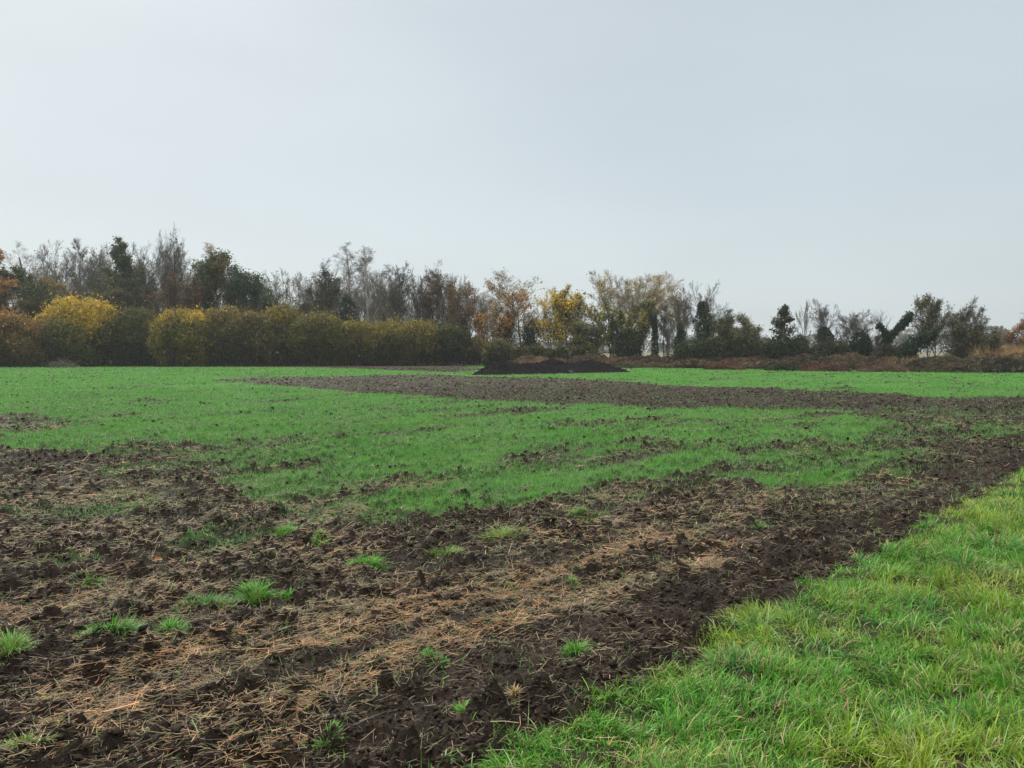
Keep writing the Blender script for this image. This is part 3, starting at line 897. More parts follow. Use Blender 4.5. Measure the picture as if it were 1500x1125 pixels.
    if nleaf:
        Q = np.concatenate([B4[:, 1:].reshape(-1, 3), B3[:, 1:].reshape(-1, 3), B2[:, 1:].reshape(-1, 3)])
        Q = fit(Q)
        bid = np.concatenate([np.repeat(i1[i2[i3[i4]]] * 7 + i2[i3[i4]] % 7, 2), np.repeat(i2[i3], 2), np.repeat(i2, 3)])
        zz = Q[:, 2] / H
        wgt = smooth(leafzone[0] - .08, leafzone[0] + .08, zz) * (1 - smooth(leafzone[1] - .1, leafzone[1] + .1, zz)) + .02
        cl = _hash(np.floor(Q[:, 0] / .9), np.floor(Q[:, 2] / .8), seed + 3)
        wgt = wgt * (.35 + cl ** 1.5 * 1.3)
        pick = rng.choice(len(Q), nleaf, p=wgt / wgt.sum())
        PP = Q[pick] + rng.normal(0, lspread, (nleaf, 3)) * np.array([1, 1, .8])
        PP[:, 2] = np.maximum(PP[:, 2], .15)
        c = palette(rng, nleaf, leafcols, lw or [1] * len(leafcols), fbm(PP[:, 0] * .6 + seed, PP[:, 2] * .6, seed, 3) * 1.6 - .3)
        V, F, C = leaves(rng, PP, lsize, c, .1)
        gC.add(V, F, None, C)
    link('crown', gC.mesh('crown', M_LEAF), root)
    if ivy:
        gi = Geo(); ivy_cols = [[.022, .045, .018], [.035, .065, .025], [.05, .085, .03]]
        for (z0, z1, r0, r1_, nn) in ivy:
            zq = rng.uniform(z0, z1, nn) * H
            tz = T[0] * S; tz = tz + sh * np.clip(tz[:, 2:3] / H, 0, 1)
            cxx = np.interp(zq, tz[:, 2], tz[:, 0]); cyy = np.interp(zq, tz[:, 2], tz[:, 1])
            f = (zq / H - z0) / max(z1 - z0, .01)
            a = rng.uniform(0, 6.283, nn)
            rr = (r0 + (r1_ - r0) * f) * (1 - .6 * f ** 5) * (.15 + 1.6 * fbm(a * 1.6 + seed, zq * 1.5, seed + 9, 4, .6)) * rng.uniform(.45, 1.05, nn) ** .5
            PP = np.stack([cxx + np.cos(a) * rr, cyy + np.sin(a) * rr, zq], 1)
            V, F, C = leaves(rng, PP, .13, palette(rng, nn, ivy_cols, [1, 1.2, .6]), .0, 1.1)
            gi.add(V, F, None, C)
        link('ivy', gi.mesh('ivy', M_LEAF), root)
    return root

def shrub(name, label, cat, px0, px1, top, Y, depth, cols, wts, n=14000, lsize=.13, seed=0, group=None, up=.9, twigs=True, bottom=0.0, shape=.75, bark=DARK, asp=2.2, lumps=.35, hollow=.55, shoots=70):
    """dense bush: stems fan out from the base, leafy sprays fill a lumpy dome"""
    rng = np.random.default_rng(8000 + seed)
    xl, _ = at(px0, 520, Y); xr, zt = at(px1, top, Y)
    xc, W, H = (xl + xr) / 2, (xr - xl) / 2, zt
    root = thing(name, (xc, Y, 0), label, cat, group)
    gS, gF = Geo(), Geo()
    # stems
    ns = 16
    a = rng.uniform(0, 6.283, ns); P = np.stack([np.cos(a) * W * .35, np.sin(a) * depth * .2, np.full(ns, -.1)], 1)
    D = np.stack([np.cos(a) * .5 * W / H, np.sin(a) * .5 * depth / H, np.ones(ns)], 1)
    T, TR = grow(rng, P, D, np.full(ns, H * .8), np.full(ns, .05), 6, .1, .03, .3)
    V, F = tubes(T, TR, 5); gS.add(V, F, None, bark)
    P1, D1, L1, R1, i1 = spawn(rng, T, TR, np.full(ns, H * .8), 9, .15, .6, .45, .5, .4)
    B1, b1 = grow(rng, P1, D1, L1, np.maximum(R1, .012), 4, .1, .06, .4)
    def clampz(B): B[..., 2] = np.minimum(B[..., 2], H * 1.0); return B
    V, F = tubes(clampz(B1), b1, 3); gS.add(V, F, None, bark)
    # leafy sprays clothe a cluster of overlapping lobes
    ee = 2.2
    nl = max(8, int(6 + 3.6 * W))
    lu = np.linspace(-.86, .86, nl) + rng.normal(0, .08, nl); lu = np.concatenate([lu, rng.uniform(-.9, .9, nl * 2)])
    env = np.sqrt(np.clip(1 - np.abs(lu) ** 2.0, .05, 1))
    lz = np.concatenate([rng.uniform(.66, .80, nl), rng.uniform(.15, .62, nl * 2)]) * H * (.45 + .55 * env)
    lr = np.minimum(W * .45, H * .22) * rng.uniform(.5, 1.3, nl * 3)
    lz[:nl] = np.minimum(lz[:nl], H * (.5 + .5 * env[:nl]) * 1.0 - lr[:nl] * 1.0) + rng.normal(0, .05, nl) * H
    ly = rng.uniform(-.5, .25, nl * 3) * depth * .6
    lx = lu * (W - lr * .45)
    m = n
    li = rng.choice(nl * 3, m, p=(lr ** 2) / (lr ** 2).sum())
    dirs = rng.normal(0, 1, (m, 3)); dirs[:, 2] = np.abs(dirs[:, 2]) * np.where(rng.random(m) < .25, -.8, 1); dirs = unit(dirs)
    rad_ = lr[li] * rng.uniform(hollow, 1.0, m) ** .6 * (1 + lumps * .8 * (fbm(dirs[:, 0] * 3 + li * 3.3, dirs[:, 2] * 3 + dirs[:, 1], 401 + seed, 3) - .5))
    fz = rng.random(m) < .07                                     # loose sprays that stand out of the mass
    rad_ = np.where(fz, rad_ * rng.uniform(1.0, 1.45, m) * (.8 + .5 * fbm(dirs[:, 0] * 5 + li * 1.7, dirs[:, 2] * 5, 431 + seed, 3)), rad_)
    PP = np.stack([lx[li], ly[li], lz[li]], 1) + dirs * rad_[:, None] * np.array([1.05, 1.1, 1.15])
    low = rng.random(m) < .12                                     # skirts down to the ground
    PP[low, 2] *= rng.uniform(.02, .6, low.sum())
    PP[:, 2] = np.abs(PP[:, 2]) + .03 + bottom * H * 0
    PP[:, 1] = PP[:, 1] + depth * .34 * (1 - np.clip(PP[:, 2] / (H * .55), 0, 1)) ** 1.3        # the foot is drawn back under the skirts
    xx, zz = PP[:, 0], PP[:, 2]
    outw = dirs * np.array([.9, .9, .3]) + np.array([0, 0, up])
    lob = rng.random(nl * 3)
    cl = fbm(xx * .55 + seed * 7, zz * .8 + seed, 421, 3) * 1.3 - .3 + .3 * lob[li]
    c = palette(rng, m, cols, wts, np.clip(cl * .65 + .62 * (zz / H) - .14, 0, 1))  # lighter leaves high, darker low: shade at the foot put into the colour
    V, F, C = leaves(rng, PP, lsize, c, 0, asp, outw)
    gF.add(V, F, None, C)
    # shoots standing out of the top
    k = int(n / shoots)
    ux = rng.uniform(-.95, .95, k); ex = (1 - np.abs(ux) ** ee) ** (1 / ee)
    zs = H * (.45 + .55 * ex) * .84
    Ps = np.stack([ux * W, rng.normal(0, depth * .12, k), zs], 1)
    Ds = np.stack([ux * .4 + rng.normal(0, .15, k), rng.normal(0, .2, k), np.ones(k)], 1)
    Bs, bs = grow(rng, Ps, Ds, rng.lognormal(-.6, .5, k) * min(1.0, H / 4), np.full(k, .012), 3, .1, 0, .4)
    V, F = tubes(Bs, bs, 3); gF.add(V, F, None, np.array(cols[-1]) * .8)
    q = rng.integers(0, k, k * 8); f = rng.random(k * 8)[:, None]
    PP = Bs[q, 0] * (1 - f) + Bs[q, 2] * f + rng.normal(0, .05, (k * 8, 3))
    V, F, C = leaves(rng, PP, lsize * .8, palette(rng, k * 8, cols, wts), .5, 1.6); gF.add(V, F, None, C)
    link('stems', gS.mesh('stems', M_BARK, (0, 0, 0), True), root)
    link('foliage', gF.mesh('foliage', M_LEAF), root)
    return root

# colours of the leaves
OLIVE = [[0.073, 0.092, 0.032], [0.138, 0.142, 0.04], [0.211, 0.192, 0.048], [0.324, 0.25, 0.056]]
DKGR = [[0.034, 0.05, 0.02], [0.055, 0.075, 0.028], [0.089, 0.1, 0.033]]
YELL = [[0.075, 0.104, 0.026], [0.201, 0.185, 0.039], [0.401, 0.312, 0.052], [0.476, 0.347, 0.065]]
RUST = [[0.07, 0.08, 0.036], [0.162, 0.113, 0.043], [0.278, 0.16, 0.058], [0.348, 0.213, 0.072]]
BROWN = [[0.068, 0.075, 0.03], [0.135, 0.12, 0.045], [0.203, 0.165, 0.06], [0.257, 0.195, 0.075]]
HG = 'autumn shrubs of the field hedge'

def hedge():
    S = [  # px0, px1, top, Y, cols, wts, label
        (-150, -40, 448, 74, BROWN, [1, 1, 1, .6], 'brown-green hedge shrub at the outer left end'),
        (-60, 62, 456, 77, RUST, [1.3, 1.2, 1.2, .8], 'rusty brown hedge shrub at the left edge of the photo'),
        (40, 122, 470, 80, OLIVE, [1.6, 1.2, .6, .3], 'mostly green rounded shrub below the yellow one'),
        (68, 172, 432, 82, YELL, [.5, .7, 1.4, 1.4], 'bright yellow-orange shrub, tallest and brightest of the hedge'),
        (150, 246, 452, 83, DKGR + [[.10, .09, .035]], [1.2, 1.2, 1, .6], 'dull dark green shrub between two yellow ones'),
        (228, 306, 452, 82, YELL, [1.1, 1.6, 1.1, .4], 'dome-shaped golden olive shrub right of the dark green one'),
        (292, 352, 455, 83, BROWN, [1.2, 1.4, 1, .4], 'brown-olive shrub next to the golden dome'),
        (336, 402, 452, 83, BROWN, [.8, 1.2, 1.3, 1.0], 'warm brown shrub with golden tips in the middle of the hedge'),
        (384, 448, 448, 84, OLIVE, [1, 1.2, 1.3, .8], 'golden olive shrub with upright twigs under the bare trees'),
        (430, 506, 457, 84, OLIVE, [1.6, 1.4, .9, .3], 'wide dark olive shrub with a smooth rounded top'),
        (494, 556, 472, 85, OLIVE, [1.2, 1.2, 1.1, .7], 'lower olive shrub just after the hedge steps down'),
        (542, 600, 470, 85, OLIVE, [.8, 1.1, 1.3, 1.1], 'yellowish low shrub with a pale gap beside it'),
        (586, 644, 472, 86, YELL, [1.8, 1.6, .5, .2], 'yellow-brown shrub before the dark green end of the hedge'),
        (632, 684, 474, 86, DKGR, [1.2, 1.2, .8], 'dark green shrub that closes the hedge on the right'),
    ]
    for i, (a, b, top, Y, cols, wts, lab) in enumerate(S):
        n = int(15000 * max(1, (b - a) / 70))
        jr = np.random.default_rng(700 + i)
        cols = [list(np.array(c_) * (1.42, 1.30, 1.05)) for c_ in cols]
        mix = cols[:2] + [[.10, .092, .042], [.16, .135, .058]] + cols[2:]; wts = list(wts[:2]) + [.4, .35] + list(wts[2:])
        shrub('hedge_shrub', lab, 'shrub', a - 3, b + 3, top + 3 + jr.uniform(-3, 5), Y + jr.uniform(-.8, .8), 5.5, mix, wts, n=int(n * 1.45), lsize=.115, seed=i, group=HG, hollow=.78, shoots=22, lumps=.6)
    # low stuff between hedge end and heap
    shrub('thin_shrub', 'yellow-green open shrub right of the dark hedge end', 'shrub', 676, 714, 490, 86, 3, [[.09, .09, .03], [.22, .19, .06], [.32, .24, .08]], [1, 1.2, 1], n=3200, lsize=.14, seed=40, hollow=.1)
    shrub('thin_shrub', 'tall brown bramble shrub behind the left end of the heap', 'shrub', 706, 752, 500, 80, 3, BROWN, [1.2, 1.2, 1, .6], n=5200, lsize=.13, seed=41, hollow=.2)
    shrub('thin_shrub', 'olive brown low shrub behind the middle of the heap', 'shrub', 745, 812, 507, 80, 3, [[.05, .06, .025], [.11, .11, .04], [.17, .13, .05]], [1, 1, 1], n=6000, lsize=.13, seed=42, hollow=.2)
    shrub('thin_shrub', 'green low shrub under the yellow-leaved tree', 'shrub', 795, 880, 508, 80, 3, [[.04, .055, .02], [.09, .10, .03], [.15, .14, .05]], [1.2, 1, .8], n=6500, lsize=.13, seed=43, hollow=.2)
hedge()

BGRP = 'bare trees behind the hedge'
BR_SPARSE = [[.13, .11, .06], [.18, .13, .07], [.11, .10, .06]]

def cone_tree(name, label, px, top, Y):
    rng = np.random.default_rng(321); x, H = at(px, top, Y)
    root = thing(name, (x, Y, 0), label, 'tree')
    P, D = np.array([[0, 0, -.1]]), np.array([[.02, 0, 1]]); T, R = grow(rng, P, D, np.array([H * .97]), np.array([.11]), 8, .02, .03, .15)
    P1, D1, L1, R1, _ = spawn(rng, T, R, np.array([H]), 46, .1, 1.25, .36, .5, .88); B1, b1 = grow(rng, P1, D1, L1, np.maximum(R1, .012), 5, .07, .06, .3)
    P2, D2, L2, R2, _ = spawn(rng, B1, b1, L1, 7, .15, .7, .42, .6, .4); B2, b2 = grow(rng, P2, D2, L2, np.full(len(P2), .01), 4, .1, .03, .4)
    g = Geo(); V, F = tubes(T, R, 6); g.add(V, F, None, DARK); V, F = tubes(B1, b1, 4); g.add(V, F, None, DARK); link('trunk', g.mesh('trunk', M_BARK, (0, 0, 0), True), root)
    g = Geo(); V, F = tubes(B2, b2, 3); g.add(V, F, None, DARK)
    Q = np.concatenate([B2[:, 1:].reshape(-1, 3), B1[:, 1:].reshape(-1, 3)]); n = 7500
    w_ = .25 + _hash(np.floor(Q[:, 0] / .7), np.floor(Q[:, 2] / .6), 5) * 1.4; k = rng.choice(len(Q), n, p=w_ / w_.sum())
    PP = Q[k] + rng.normal(0, .13, (n, 3)); V, F, C = leaves(rng, PP, .10, palette(rng, n, [[.03, .05, .022], [.065, .08, .035], [.17, .15, .07]], [1.3, 1.1, .6]), .1); g.add(V, F, None, C)
    link('crown', g.mesh('crown', M_LEAF), root)

def trees():
    t = tree
    # ---- behind the hedge, from left
    t('leafy_tree', 'orange-brown leafy tree cut by the left edge', 'tree', -14, 362, 90, 90, leafcols=RUST, nleaf=9000, lsize=.2, seed=1, clear=.2)
    t('leafy_tree', 'dark green rounded tree low behind the rusty shrub', 'tree', 28, 388, 92, 90, leafcols=DKGR + [[.09, .075, .03]], nleaf=13000, lsize=.2, seed=2, clear=.15)
    t('leafy_tree', 'brownish green broad tree beside the dark round one', 'tree', 66, 405, 95, 90, leafcols=BROWN, nleaf=8000, lsize=.18, seed=3, clear=.15)
    t('bare_tree', 'faint bare tree rising behind the dark round tree', 'tree', 40, 356, 125, 60, 'poplar', GREY, seed=4, group=BGRP, leafcols=BR_SPARSE, nleaf=500)
    t('bare_tree', 'first of the grey bare trees left of the dark ivied spire', 'tree', 86, 352, 104, 60, 'plain', GREY, seed=5, group=BGRP, leafcols=BR_SPARSE, nleaf=1400, dens=1.2)
    t('bare_tree', 'densely twigged grey bare tree close left of the dark ivied spire', 'tree', 118, 346, 102, 58, 'poplar', GREY, seed=6, group=BGRP, leafcols=BR_SPARSE, nleaf=900, dens=1.4, trunks=2)
    t('bare_tree', 'grey-brown thicket tree low between the bare ones and the hedge', 'tree', 105, 408, 96, 80, 'bush', GREY, seed=7, group=BGRP, leafcols=BROWN, nleaf=4000, lsize=.16, trunks=5)
    t('ivied_tree', 'dark spire-shaped tree, highest dark leafy top at left', 'tree', 160, 348, 96, 58, 'cone', DARK, leafcols=DKGR, nleaf=6500, lsize=.17, seed=8, dens=.7, leafzone=(.2, 1.0), lspread=.2)
    t('ivied_tree', 'dark green broken tree right beside the spire-shaped one', 'tree', 186, 368, 97, 46, 'plain', DARK, leafcols=DKGR, nleaf=2600, lsize=.18, seed=9, leafzone=(.2, .9))
    t('leafy_tree', 'low dark green tree filling in under the spire', 'tree', 165, 405, 92, 90, 'bush', DARK, leafcols=[[.05, .065, .03], [.09, .09, .045], [.13, .11, .06]], nleaf=4500, lsize=.18, seed=10, trunks=4)
    t('bare_tree', 'tallest bare tree of the row with a wide wispy round top', 'tree', 230, 338, 100, 60, 'plain', [.14, .125, .105], seed=11, group=BGRP, dens=1.4, trunks=2, clear=.45)
    t('bare_tree', 'narrow dark bare tree just right of the tallest one', 'tree', 257, 346, 97, 30, 'poplar', DARK, seed=12, group=BGRP, leafcols=BR_SPARSE, nleaf=900)
    t('leafy_tree', 'olive tree under the tallest bare tree', 'tree', 212, 398, 94, 60, 'plain', DARK, leafcols=[[.05, .06, .025], [.08, .08, .035]], nleaf=6000, lsize=.18, seed=13)
    t('leafy_tree', 'pinkish brown leafed tree above the golden dome shrub', 'tree', 246, 404, 92, 66, 'bush', DARK, leafcols=[[.10, .06, .04], [.17, .085, .055], [.22, .11, .065]], nleaf=4200, lsize=.16, seed=14, trunks=4)
    t('leafy_tree', 'round olive green tree with golden flecks and a clear outline', 'tree', 308, 368, 93, 54, 'plain', DARK, leafcols=[[.04, .055, .02], [.07, .08, .03], [.15, .12, .035]], nleaf=9500, lsize=.18, seed=15, lspread=.3)
    t('birch_tree', 'pale pinkish birch top rising behind the round olive tree', 'tree', 321, 357, 115, 40, 'birch', [.30, .24, .19], seed=16, leafcols=[[.33, .25, .17]], nleaf=2200, lsize=.12, dens=1.2)
    t('leafy_tree', 'reddish brown bush-like tree under the round olive tree', 'tree', 276, 408, 90, 46, 'bush', DARK, leafcols=[[.09, .05, .035], [.13, .07, .04], [.06, .05, .03]], nleaf=4200, lsize=.16, seed=17, trunks=3)
    t('leafy_tree', 'dark blue-green broad tree before the skyline dips', 'tree', 368, 390, 93, 62, 'plain', DARK, leafcols=[[.03, .05, .03], [.045, .07, .04], [.06, .085, .05]], nleaf=10500, lsize=.18, seed=18, lspread=.3)
    t('leafy_tree', 'low dark green tree left of the blue-green one', 'tree', 330, 425, 92, 56, 'bush', DARK, leafcols=DKGR, nleaf=6000, lsize=.17, seed=19, trunks=3)
    t('bare_tree', 'small bare tree just right of the blue-green tree', 'tree', 410, 395, 97, 34, 'plain', [.15, .13, .10], seed=20, group=BGRP, leafcols=[[.15, .13, .05]], nleaf=700)
    t('leafy_tree', 'thin yellowish shrub-tree in the dip of the skyline', 'tree', 430, 424, 92, 44, 'bush', GREY, leafcols=[[.16, .13, .05], [.10, .09, .04]], nleaf=1600, lsize=.14, seed=21, trunks=4)
    t('leafy_tree', 'half bare tree with dark leaf tufts after the skyline dip', 'tree', 468, 383, 94, 54, 'plain', DARK, leafcols=[[.06, .065, .045], [.09, .085, .06]], nleaf=2600, lsize=.18, seed=22, ivy=[(.2, .62, .9, .7, 2600)])
    t('bare_tree', 'grey spreading tree between the leaf-tufted one and birches', 'tree', 490, 400, 97, 40, 'plain', GREY, seed=23, group=BGRP, leafcols=BR_SPARSE, nleaf=1200)
    t('birch_tree', 'tall pale birch with drooping twigs, left of the two tallest', 'tree', 516, 358, 96, 40, 'birch', BIRCH, seed=24, leafcols=[[.25, .18, .10]], nleaf=700, lsize=.1, tw_col=[.17, .14, .12])
    t('birch_tree', 'thin mast-like birch, right of the two tallest', 'tree', 541, 361, 95, 30, 'birch', BIRCH, seed=25, leafcols=[[.25, .18, .10]], nleaf=500, lsize=.1, tw_col=[.17, .14, .12], thick=.8)
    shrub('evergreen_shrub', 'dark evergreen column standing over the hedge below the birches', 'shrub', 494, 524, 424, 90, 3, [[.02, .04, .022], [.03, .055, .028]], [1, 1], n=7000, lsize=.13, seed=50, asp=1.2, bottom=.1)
    t('birch_tree', 'shorter pale birch right of the mast-like birch', 'tree', 565, 388, 97, 34, 'birch', BIRCH, seed=26, tw_col=[.16, .13, .11])
    t('bare_tree', 'slim bare tree with ivy clumps left of the forked pair', 'tree', 580, 384, 95, 34, 'poplar', DARK, seed=27, group=BGRP, leafcols=[[.07, .075, .035], [.13, .11, .05]], nleaf=1800, lsize=.15, leafzone=(.2, .75))
    t('bare_tree', 'upswept bare tree with open forked boughs over the hedge', 'tree', 603, 392, 94, 46, 'fan', [.09, .078, .065], seed=28, group=BGRP, trunks=2, clear=.3)
    t('bare_tree', 'upswept bare tree leaning towards the big oak', 'tree', 622, 398, 96, 40, 'fan', [.09, .078, .065], seed=29, group=BGRP, clear=.35)
    t('oak_tree', 'big dark oak with sparse brown leaves, highest right of the birches', 'tree', 650, 386, 93, 84, 'plain', DARK, leafcols=[[.09, .07, .045], [.13, .085, .05], [.07, .07, .04]], nleaf=2600, lsize=.16, seed=30, trunks=2, dens=1.3)
    t('oak_tree', 'rounded brown tree hanging over the end of the hedge', 'tree', 684, 414, 90, 68, 'plain', DARK, leafcols=[[.12, .085, .05], [.18, .11, .06], [.10, .09, .05]], nleaf=2400, lsize=.15, seed=31, dens=1.2)
    # ---- middle group
    t('oak_tree', 'orange-flecked tree with a straight dark trunk above the heap', 'tree', 752, 399, 86, 78, 'plain', DARK, leafcols=[[.46, .25, .08], [.34, .22, .08], [.20, .17, .07]], nleaf=3000, lsize=.15, seed=32, trunks=2, clear=.15, spread=.13)
    t('oak_tree', 'low orange-leaved tree at the foot of the straight trunk', 'tree', 728, 455, 84, 60, 'bush', DARK, leafcols=[[.52, .28, .08], [.22, .17, .07]], nleaf=1500, lsize=.15, seed=33, trunks=4)
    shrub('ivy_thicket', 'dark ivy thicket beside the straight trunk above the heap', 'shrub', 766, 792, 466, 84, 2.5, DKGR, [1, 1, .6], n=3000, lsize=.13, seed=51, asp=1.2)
    t('yellow_tree', 'yellow-leaved tree, brightest of the middle group', 'tree', 815, 424, 84, 56, 'plain', [.08, .07, .05], leafcols=[[.75, .56, .07], [.60, .48, .08], [.38, .34, .07]], nleaf=3600, lsize=.16, seed=34, trunks=3, clear=.15)
    t('bare_tree', 'thin tree with few yellow leaves right of the yellow one', 'tree', 838, 418, 85, 34, 'poplar', [.10, .09, .06], leafcols=[[.48, .40, .08]], nleaf=3600, seed=35, trunks=2)
    t('bare_tree', 'leaning tree whose dark trunk slants up to the left', 'tree', 868, 407, 83, 56, 'fan', [.06, .052, .04], leafcols=[[.48, .38, .14], [.30, .27, .10]], nleaf=3200, seed=36, lean=-.28, clear=.4)
    t('bare_tree', 'fawn-topped tall bare tree, highest of the middle group', 'tree', 908, 397, 86, 66, 'plain', [.10, .085, .06], seed=37, dens=1.2, tw_col=[.30, .24, .155], leafcols=[[.42, .35, .18]], nleaf=3400, trunks=2, lsize=.11, clear=.4)
    t('willow_tree', 'pale fan-shaped willow arching out to the right', 'tree', 957, 400, 84, 86, 'fan', [.16, .14, .10], seed=38, dens=1.5, tw_col=[.38, .31, .20], leafcols=[[.40, .33, .18]], nleaf=2600, lean=.05, lsize=.12, trunks=2, clear=.4)
    t('leafy_tree', 'green-yellow leafy tree at the middle group, heavy with ivy', 'tree', 922, 440, 82, 72, 'bush', DARK, leafcols=[[.09, .11, .03], [.20, .22, .05], [.32, .31, .06]], nleaf=4300, lsize=.15, seed=39, trunks=5, ivy=[(.0, .65, .8, .5, 1800)])
    shrub('ivy_thicket', 'black-green ivy thicket under the willow', 'shrub', 902, 942, 482, 81, 3, DKGR, [1.4, 1, .4], n=4500, lsize=.13, seed=52, asp=1.2)
    t('leafy_tree', 'thin olive sapling group behind the right end of the heap', 'tree', 862, 470, 82, 60, 'bush', [.10, .10, .06], leafcols=[[.20, .21, .06], [.30, .28, .07]], nleaf=2800, lsize=.13, seed=53, trunks=7)
    t('ivied_tree', 'short ivy-clad trunk standing alone right of the willow', 'tree', 960, 452, 79, 22, 'plain', DARK, seed=40, ivy=[(.0, .8, .42, .35, 1700)], clear=.6)
    t('bare_tree', 'wispy low sapling beside the short ivy-clad trunk', 'tree', 979, 447, 82, 34, 'bush', [.16, .13, .10], seed=41, trunks=4, leafcols=[[.2, .17, .1]], nleaf=300)
    # ---- right part
    t('ivied_tree', 'narrow ivy-clad trunk with a pale bare top', 'tree', 998, 424, 76, 30, 'plain', [.12, .10, .08], seed=42, ivy=[(.0, .56, .5, .42, 2400)], clear=.5, tw_col=[.21, .17, .12])
    t('bare_tree', 'pale domed bare tree between the two ivy-clad trunks', 'tree', 1012, 420, 79, 50, 'fan', [.14, .12, .09], seed=43, dens=1.3, tw_col=[.34, .28, .19], trunks=2, leafcols=[[.22, .18, .1]], nleaf=700, clear=.35)
    t('ivied_tree', 'tall tree with thick dark ivy up its trunk and bare spiky top', 'tree', 1033, 412, 76, 58, 'plain', [.13, .115, .09], seed=44, dens=1.1, ivy=[(.0, .76, .9, .75, 5200)], clear=.35, tw_col=[.18, .15, .12])
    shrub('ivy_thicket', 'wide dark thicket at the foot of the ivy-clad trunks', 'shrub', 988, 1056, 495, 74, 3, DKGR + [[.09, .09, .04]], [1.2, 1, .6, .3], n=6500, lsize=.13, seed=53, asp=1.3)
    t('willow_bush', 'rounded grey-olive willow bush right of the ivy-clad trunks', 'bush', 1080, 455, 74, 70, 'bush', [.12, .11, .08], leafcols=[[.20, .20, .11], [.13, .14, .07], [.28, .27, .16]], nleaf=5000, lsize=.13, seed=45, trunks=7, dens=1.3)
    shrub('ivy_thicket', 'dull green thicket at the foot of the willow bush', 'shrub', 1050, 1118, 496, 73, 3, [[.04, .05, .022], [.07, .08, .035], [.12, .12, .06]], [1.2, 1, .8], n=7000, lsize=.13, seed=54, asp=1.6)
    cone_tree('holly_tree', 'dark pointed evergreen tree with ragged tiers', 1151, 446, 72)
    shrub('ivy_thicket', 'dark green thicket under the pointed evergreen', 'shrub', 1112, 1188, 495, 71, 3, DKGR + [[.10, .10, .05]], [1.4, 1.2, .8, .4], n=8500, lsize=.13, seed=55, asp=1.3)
    RG = 'small bare trees in the right-hand hedgerow'
    t('bare_tree', 'upright bare tree next to the pointed evergreen', 'tree', 1188, 441, 74, 34, 'fan', [.15, .135, .115], seed=47, group=RG, trunks=2, dens=.7, ivy=[(.1, .45, .3, .3, 500)])
    t('bare_tree', 'wide bare tree with an ivy-wrapped middle', 'tree', 1224, 439, 73, 50, 'plain', [.12, .105, .09], seed=48, group=RG, trunks=2, clear=.3, ivy=[(.15, .6, .75, .8, 3200)])
    t('bare_tree', 'faint bare tree behind the dark ivy stump', 'tree', 1266, 459, 78, 40, 'plain', [.17, .15, .13], seed=49, group=RG)
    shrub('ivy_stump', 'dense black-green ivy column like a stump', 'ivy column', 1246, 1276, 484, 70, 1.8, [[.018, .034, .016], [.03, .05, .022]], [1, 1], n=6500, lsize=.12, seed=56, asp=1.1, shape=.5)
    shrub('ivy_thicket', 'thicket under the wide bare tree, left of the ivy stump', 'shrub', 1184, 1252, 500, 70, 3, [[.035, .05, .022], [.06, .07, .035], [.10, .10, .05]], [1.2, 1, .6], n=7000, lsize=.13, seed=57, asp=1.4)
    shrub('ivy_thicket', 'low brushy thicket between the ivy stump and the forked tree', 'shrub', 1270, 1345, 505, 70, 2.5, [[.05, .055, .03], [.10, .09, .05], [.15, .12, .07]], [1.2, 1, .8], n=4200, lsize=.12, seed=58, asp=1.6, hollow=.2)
    t('bare_tree', 'pale twiggy sapling left of the forked ivy tree', 'tree', 1285, 478, 72, 36, 'bush', [.17, .15, .13], seed=60, group=RG, trunks=4)
    # right rounded pair
    t('leafy_tree', 'grey-green sparse tree, highest near the right edge', 'tree', 1367, 432, 70, 58, 'plain', [.07, .06, .05], leafcols=[[.11, .12, .08], [.16, .16, .10], [.22, .19, .08]], nleaf=2100, lsize=.13, seed=61, trunks=2, clear=.15, dens=1.2)
    t('leafy_tree', 'silvery rounded tree at the right end of the row', 'tree', 1413, 441, 69, 58, 'plain', [.14, .125, .11], leafcols=[[.26, .25, .20], [.18, .18, .12]], nleaf=1700, lsize=.12, seed=62, trunks=3, clear=.15, dens=1.5, tw_col=[.16, .145, .13])
    t('leafy_tree', 'sprawling low bush leaning right under the silvery tree', 'tree', 1430, 477, 68, 66, 'bush', [.10, .09, .07], leafcols=[[.09, .09, .05], [.14, .13, .08]], nleaf=4200, lsize=.13, seed=63, trunks=6, lean=.1)
    # beyond the hedgerow; the misty trees have haze put into their pale leaf colour
    t('distant_tree', 'misty grey tree far beyond the right end of the row', 'tree', 1462, 478, 300, 26, 'plain', GREY, leafcols=[[.14, .15, .13]], nleaf=3500, lsize=.5, seed=64)
    t('distant_tree', 'faint misty tree far off, left of the grey-green tree', 'tree', 1326, 490, 300, 30, 'plain', GREY, leafcols=[[.14, .15, .13]], nleaf=3500, lsize=.5, seed=65)
    t('orange_tree', 'orange-brown bush cut by the right edge', 'bush', 1512, 468, 72, 60, 'bush', [.12, .08, .05], leafcols=[[.32, .18, .07], [.24, .14, .06]], nleaf=3500, lsize=.13, seed=66, trunks=5)
    t('bare_tree', 'grey bare tree outside the right edge', 'tree', 1560, 440, 66, 60, 'plain', GREY, seed=67)
